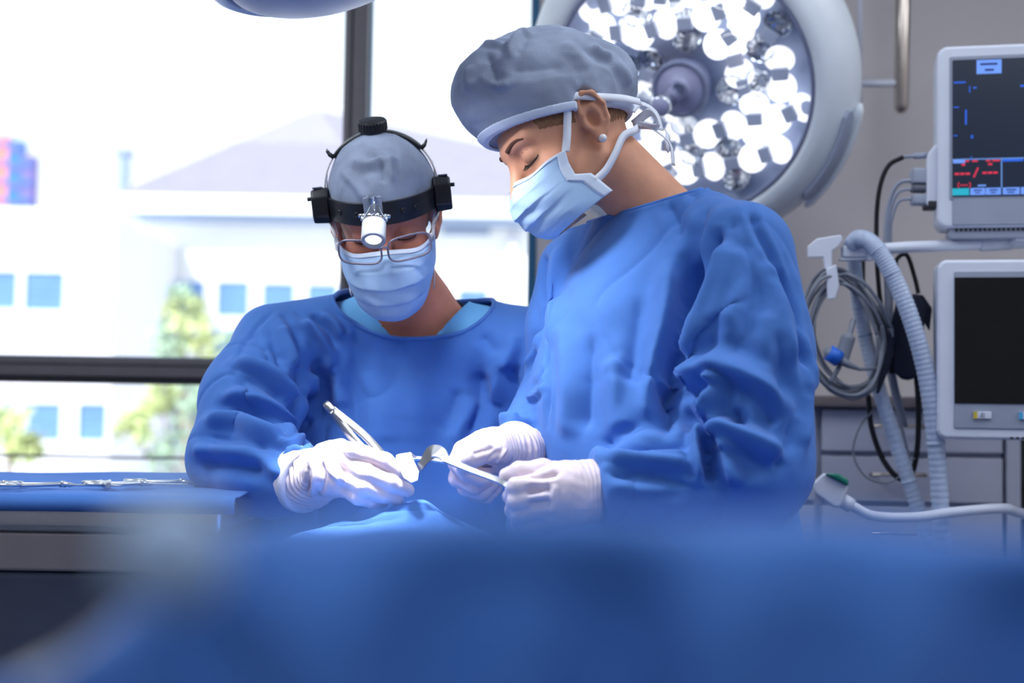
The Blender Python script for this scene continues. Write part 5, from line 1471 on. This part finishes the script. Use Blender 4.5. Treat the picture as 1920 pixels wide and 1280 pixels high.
# far hand (her right)
glove(wom, (972, 846, 1.855), .030, [(925, 845, 1.825, .027), (900, 848, 1.82, .024)],
      [[(868, 844, 1.812), (855, 868, 1.792), (874, 886, 1.780), (904, 899, 1.782)],
       [(874, 848, 1.828), (858, 896, 1.802), (888, 912, 1.794), (912, 900, 1.806)],
       [(886, 856, 1.836), (874, 914, 1.815), (902, 924, 1.808), (926, 906, 1.818)],
       [(902, 862, 1.840), (890, 926, 1.826), (912, 932, 1.820), (932, 916, 1.828)]],
      [(938, 848, 1.800), (906, 850, 1.774), (882, 860, 1.768), (869, 874, 1.770)],
      [(972, 846, 1.855), (984, 844, 1.868)], [.030, .031], wr=1.2,
      strokes=[([(930, 838), (905, 845), (885, 850)], -.0015, .003), ([(940, 845), (925, 852), (915, 866)], -.0015, .0025), ([(950, 842), (940, 855), (930, 870)], .0015, .0025), ([(895, 836), (880, 842), (872, 852)], -.0015, .003)])
cm = frame_mx(WFw, WFw - EFw, (0, 0, 1))
MB().lathe([(.026, -.03), (.0355, -.012), (.0368, .002), (.0345, .006), (.0305, .005)], cm, 36).build('knit_cuff', M['knit'], wom, smooth=True)
# near hand (her left)
glove(wom, (1112, 918, 1.715), .034, [(1062, 918, 1.695, .031), (1055, 945, 1.695, .028), (1085, 935, 1.70, .032)],
      [[(1022, 904, 1.680), (968, 911, 1.674), (958, 930, 1.700), (984, 938, 1.722)],
       [(1022, 928, 1.674), (968, 938, 1.674), (962, 957, 1.700), (988, 962, 1.722)],
       [(1027, 951, 1.678), (976, 962, 1.679), (972, 978, 1.702), (998, 985, 1.722)],
       [(1034, 970, 1.688), (988, 983, 1.690), (986, 996, 1.710), (1008, 1000, 1.724)]],
      [(1070, 892, 1.716), (1018, 881, 1.700), (975, 884, 1.700), (950, 892, 1.710)],
      [(1112, 918, 1.715), (1124, 918, 1.722)], [.035, .036], wr=.7,
      strokes=[([(990, 890), (1020, 892), (1050, 885)], -.003, .004), ([(985, 922), (1010, 918), (1035, 915)], -.003, .004), ([(990, 946), (1012, 942), (1035, 940)], -.003, .004), ([(1040, 905), (1038, 940), (1036, 965)], .0016, .004)])
MB().lathe([(.0345, -.004), (.0375, -.002), (.0380, .002), (.0350, .004)], frame_mx(P(1114, 918, 1.717), P(1114, 918, 1.717) - P(1062, 920, 1.695), (0, 0, 1)), 36).build('glove_bead', mat('latex bead', srgb(226, 208, 180), .5), wom, smooth=True)

# ================================================================== the operating table and its drapes
PK = P(790, 922, 1.80)                     # top of the mound
ot = empty('operating_table', (PK[0], 1.62, 0)); tag(ot, 'operating table under blue sheets between the camera and the surgeon', 'operating table')
tz_ = PK[2] - .24
MB().box((-.32, 1.36, tz_ - .06), (1.15, 1.66, tz_)).build('mattress', M['rubber'], ot, bevel=.02)
MB().box((-.32, 1.66, tz_ - .06), (-.03, 1.86, tz_)).build('side_board', M['rubber'], ot, bevel=.02)
MB().box((-.1, 1.42, .1), (.5, 1.60, tz_ - .06)).build('pedestal', M['steel'], ot, bevel=.02)
MB().box((-.25, 1.34, 0), (.75, 1.66, .1)).build('base', M['grey_pl'], ot, bevel=.03)
# patient under the sheet: a sculpted drape
NX, NY = 300, 130
xs = np.linspace(-.372, 1.20, NX); ts = np.linspace(0, 1, NY)
X, T_ = np.meshgrid(xs, ts, indexing='ij')
YE = 1.915 - .225 / (1 + np.exp(-(X - .04) / .010))
Y = 1.31 + T_ * (YE - 1.31)
g_ = lambda cx, cy_, sx, sy, h: h * np.exp(-((X - cx) / sx) ** 2 - ((Y - cy_) / sy) ** 2)
Z = np.full_like(X, tz_ + .035) + 0.0
body = (.150 * np.exp(-((Y - 1.70) / .15) ** 4)) * (1 / (1 + np.exp((X - .06) / .03))) * (1 / (1 + np.exp(-(X + .30) / .012)))
body += (.115 * np.exp(-((Y - 1.54) / .16) ** 4)) * (1 / (1 + np.exp(-(X - .05) / .06))) * (1 / (1 + np.exp((X - 1.05) / .03)))
Z += body
Z += g_(PK[0] - .015, 1.80, .115, .10, .050)
pk2 = P(800, 910, 1.81); Z += g_(pk2[0], pk2[1], .020, .045, .020)
r1 = P(635, 935, 1.80); Z += g_(r1[0], r1[1], .03, .04, .012)
dip = P(690, 955, 1.77); Z += g_(dip[0], dip[1], .022, .03, -.014)
Z += .004 * np.sin(X * 34 + 3 * np.sin(Y * 17)) * np.sin(Y * 21 + X * 9) + .003 * np.sin(X * 13 + Y * 40)
edge = np.clip((1.37 - Y) / .06, 0, 1); Z -= edge ** 1.5 * .45
Z -= np.clip((-.335 - X) / .034, 0, 1) ** 1.4 * .45
edge = np.clip((Y - YE + .03) / .03, 0, 1); Z -= edge ** 1.5 * .35
V = np.stack([X, Y, Z], -1).reshape(-1, 3); ix = np.arange(NX * NY).reshape(NX, NY)
F = np.stack([ix[:-1, :-1], ix[1:, :-1], ix[1:, 1:], ix[:-1, 1:]], -1).reshape(-1, 4)
# seam line and raised edge of the fenestration as folds
V = folds(V, F, [([(560, 962), (700, 957), (800, 952), (900, 962), (985, 990)], -.004, .004), ([(765, 930), (800, 914), (830, 938)], .005, .007), ([(812, 925), (828, 938), (845, 950)], -.004, .004), ([(640, 930), (690, 950), (750, 935)], .003, .008)], (0, 0), 1)
pd = mesh_np('patient_drape', V, F, M['drape'], None)
sd = pd.modifiers.new('thick', 'SOLIDIFY'); sd.thickness = .003
tag(pd, 'light blue sheet draped over the patient, lit brightly under the hands', 'drape')

# ================================================================== instrument table at the left
itz = on_plane(100, 925, 1.78)[2]
it = empty('instrument_table', (-.9, 2.05, 0)); tag(it, 'instrument table with a blue cloth before the window', 'table')
x0, x1 = -1.35, P(380, 900, 2.0)[0] + .07
MB().box((x0, 1.80, itz - .05), (x1, 2.22, itz - .006)).build('top', M['steel'], it, bevel=.01)
cl = MB(); n = 60; rows = []
NXc, NYc = 90, 40
xs = np.linspace(x0 - .02, x1 + .02, NXc); prof = [(1.775, itz - .022), (1.772, itz - .016), (1.772, itz - .010), (1.778, itz - .002), (1.79, itz)] + [(1.79 + .43 * k / 30, itz) for k in range(1, 31)] + [(2.232, itz - .006), (2.238, itz - .03), (2.24, itz - .12)]
V = []; 
for x in xs:
    for (y, z) in prof:
        lift = .012 * math.exp(-((x - x1) / .12) ** 2) * (1 if y > 2.0 else 0) + (.008 * max(0, (y - 2.08)) / .15)
        w = .003 * math.sin(x * 31 + y * 7) * (1 if y < 1.779 else .25)
        V.append((x, y + (w if y < 1.779 else 0), z + lift + (.0015 * math.sin(x * 22 + y * 35) if y > 1.79 else 0)))
ix = np.arange(len(xs) * len(prof)).reshape(len(xs), len(prof))
F = np.stack([ix[:-1, :-1], ix[1:, :-1], ix[1:, 1:], ix[:-1, 1:]], -1).reshape(-1, 4)
tc = mesh_np('table_cloth', np.array(V), F, M['drape'], it)
sd = tc.modifiers.new('thick', 'SOLIDIFY'); sd.thickness = .002
MB().box((x0 + .03, 1.815, .12), (x1 - .08, 2.18, itz - .10)).build('dark_filler', mat('dark filler', srgb(62, 70, 92), .6), it, bevel=.01)  # made-up box, added so the space under the table looks dark
MB().box((x0 + .02, 1.81, itz - .10), (x1 - .02, 2.21, itz - .05)).build('apron', mat('dull steel apron', srgb(150, 146, 150), .5, .3), it, bevel=.005)
for lx in (x0 + .08, x1 - .22):
    for ly in (1.86, 2.16):
        MB().tube([(lx, ly, .03), (lx, ly, itz - .05)], .016, 12).build('leg', M['steel'], it, smooth=True)
        MB().lathe([(.022, 0.0), (.024, .02), (.018, .035)], Matrix.Translation((lx, ly, 0)), 16).build('caster', M['rubber'], it, smooth=True)

def on_table(px, py):
    d = P(px, py, 1.0) - CT; t = (itz + .004 - CT[2]) / d[2]; return Vector(CT + d * t)
def scissors(label, c, ang, L, kind):
    m_ = Matrix.Translation(c) @ Matrix.Rotation(ang, 4, 'Z')
    t = empty('instrument', tuple(c)); tag(t, label, 'instrument', 'instruments on the instrument table')
    for s in (-1, 1):
        pts = [m_ @ Vector(q) for q in ((L * .5, s * .001, .002), (L * .1, s * .003, .003), (0, s * .001, .004), (-L * .25, -s * .012, .003), (-L * .36, -s * .018, .003))]
        MB().tube(spline(pts, 4), [.0012] * 5 + [.003] * 4 + [.0026] * 8, 8).build('blade' if kind else 'jaw', M['steel'], t, smooth=True)
        rc = Vector((-L * .44, -s * .024, .004))
        MB().tube([m_ @ (rc + Vector((.014 * math.cos(a), .011 * math.sin(a), 0))) for a in np.linspace(0, 2 * math.pi, 21)], .0025, 8).build('finger_ring', M['steel'], t, smooth=True)
    MB().lathe([(.004, 0), (.004, .007), (.003, .008)], m_, 14).build('pivot', M['steel'], t, smooth=True)
def tweezer_flat(label, c, ang, L):
    m_ = Matrix.Translation(c) @ Matrix.Rotation(ang, 4, 'Z'); t = empty('instrument', tuple(c)); tag(t, label, 'instrument', 'instruments on the instrument table')
    for s in (-1, 1):
        pts = [m_ @ Vector((-L / 2, s * .0015, .004)), m_ @ Vector((0, s * .006, .004)), m_ @ Vector((L / 2, s * .001, .004))]
        MB().ribbon(spline(pts, 6), [m_.to_3x3() @ Vector((0, s, 0))] * 13, [.009] * 8 + [.007, .006, .004, .003, .002], .0014).build('leg', M['steel'], t, smooth=True)
    MB().box((-L / 2 - .006, -.003, .000), (-L / 2 + .006, .003, .008), m_).build('heel', M['steel'], t, bevel=.001)
scissors('scissors at the left edge of the blue instrument table', on_table(8, 912), .4, .13, 1)
scissors('open scissors with long blades in the middle of the blue instrument table', on_table(118, 913), .25, .15, 1)
tweezer_flat('tweezers lying alone between the scissors on the instrument table', on_table(198, 911), 1.9, .11)
scissors('clamp right of the tweezers on the instrument table', on_table(268, 911), .35, .14, 0)
scissors('clamp nearest the elbow of the surgeon on the instrument table', on_table(340, 908), .25, .14, 0)

# ================================================================== instruments in the hands
tw_ = empty('tweezers', tuple(P(770, 915, 1.76))); tag(tw_, 'steel tweezers held like a pen by the surgeon', 'tweezers')
a0, a1 = Vector(P(612, 758, 1.838)), Vector(P(770, 917, 1.762)); dd = (a1 - a0).normalized(); nn = Vector((0, -1, .25)); sd_ = dd.cross(nn).normalized(); nn = sd_.cross(dd).normalized()
for s in (-1, 1):
    pts = [a0 + sd_ * 0, a0.lerp(a1, .12) + sd_ * s * .002, a0.lerp(a1, .45) + sd_ * s * .0068, a0.lerp(a1, .8) + sd_ * s * .0028, a1 + sd_ * s * .0003]
    MB().ribbon(spline(pts, 6), [sd_ * .5 * s + nn] * 25, [.0085] * 4 + [.0105] * 12 + [.009, .008, .007, .006, .005, .004, .003, .002, .0015], .0016).build('arm', M['tool'], tw_, smooth=True)
MB().lathe([(.0052, -.001), (.0056, .004), (.0050, .012), (.004, .016)], frame_mx(a0, dd, nn), 18).build('heel', M['tool'], tw_, smooth=True)

def retractor(label, pts, wd, blade, bw, up, tip_up):
    t = empty('retractor', tuple(P(*pts[0]))); tag(t, label, 'retractor', 'retractors held by the assistant')
    sp = spline([P(*p) for p in pts], 8)
    MB().ribbon(sp, [up] * len(sp), wd, .0032).build('shaft', M['tool'], t, smooth=False, bevel=.0006)
    bp = spline([P(*p) for p in blade], 8); n = len(bp)
    b = MB(); b.ribbon(bp, [tip_up(i / (n - 1)) for i in range(n)], [bw(i / (n - 1)) for i in range(n)], .0016)
    b.build('blade', M['satin' if 'far' in label else 'tool'], t, smooth=False, bevel=.0004)
    return t
retractor('steel retractor in the near hand, its bent blade under the lamp', [(836, 862, 1.735), (880, 880, 1.720), (945, 906, 1.695), (958, 930, 1.695), (968, 962, 1.70)], .0085,
          [(838, 864, 1.734), (826, 850, 1.742), (812, 847, 1.750), (800, 858, 1.752), (790, 872, 1.752), (782, 886, 1.752)],
          lambda t: .010 + .011 * math.exp(-((t - .35) / .22) ** 2) if t < .85 else .010 - .05 * (t - .85), (0.15, -.75, .65),
          lambda t: Vector((.35 - .8 * t, -.75, .65 - .35 * t)))
retractor('steel retractor in the far hand with a wide rounded bright blade', [(770, 858, 1.80), (815, 862, 1.80), (855, 868, 1.795), (920, 872, 1.80), (990, 868, 1.84)], .006,
          [(778, 857, 1.795), (768, 852, 1.785), (758, 851, 1.772), (758, 858, 1.764), (766, 878, 1.742), (777, 902, 1.718)],
          lambda t: (.006 + .013 * min(1, max(0, (t - .10) * 3))) if t < .9 else .019 - .11 * (t - .9), (0, -.6, .8), lambda t: Vector((-.30, -.45, .85)))

# ================================================================== cloth screen close before the camera
ds = empty('drape_screen', (0.05, .31, 0)); tag(ds, 'blurred blue cloth screen close before the camera along the bottom', 'drape')
NXs, NZs = 160, 60; V = []
for i in range(NXs):
    px = -500 + 2900 * i / (NXs - 1)
    top = np.interp(px, [-500, -100, 60, 150, 260, 380, 520, 700, 960, 1200, 1500, 1700, 2000, 2400], [1330, 1300, 1270, 1215, 1120, 1010, 965, 955, 955, 958, 970, 985, 1000, 1020])
    for j in range(NZs):
        t = j / (NZs - 1)
        py = top + 6 * math.sin(px * .011) + (1900 - top) * t ** 1.25
        d = .315 - .02 * math.exp(-t * 30) * -1 + .010 * math.sin(px * .0065 + 1.2) * min(1, t * 4) + .006 * math.sin(px * .017 + 2 * t) * min(1, t * 3) - .02 * t
        V.append(P(px, py, d))
ix = np.arange(NXs * NZs).reshape(NXs, NZs)
F = np.stack([ix[:-1, :-1], ix[:-1, 1:], ix[1:, 1:], ix[1:, :-1]], -1).reshape(-1, 4)
o = mesh_np('cloth', np.array(V), F, M['drape'], ds)
sd = o.modifiers.new('thick', 'SOLIDIFY'); sd.thickness = .003; sd.offset = -1
lx, rx = P(-480, 1345, .325), P(2380, 1045, .325)
kb_ = MB(); kb_.lathe([(.0105 * math.sin(math.pi * k / 14) + 1e-5, -.0105 * math.cos(math.pi * k / 14)) for k in range(15)], Matrix.Translation(PV(320, 1035, .25)), 24); kb_.tube([PV(320, 1035, .25), PV(345, 1090, .332)], .003, 8); kb_.build('highlight_ball', mat('pale highlight ball', srgb(160, 188, 222), .4, var=.05), ds, smooth=True)  # pale ball added as the soft out-of-focus highlight, its brightness painted
barp = [P(px, np.interp(px, [-480, 60, 260, 380, 520, 960, 1500, 2400], [1345, 1290, 1140, 1030, 985, 975, 990, 1040]) + 14, .332) for px in np.linspace(-480, 2380, 24)]
MB().tube(barp, .003, 10).build('bar', M['steel'], ds, smooth=True)
for e in (lx, rx):
    MB().tube([(e[0], e[1] + .008, 0.02), (e[0], e[1] + .008, e[2] - .01)], .008, 12).build('post', M['steel'], ds, smooth=True)
    MB().lathe([(.09, 0), (.09, .012), (.012, .03)], Matrix.Translation((e[0], e[1] + .008, 0)), 28).build('foot', M['steel'], ds, smooth=True)
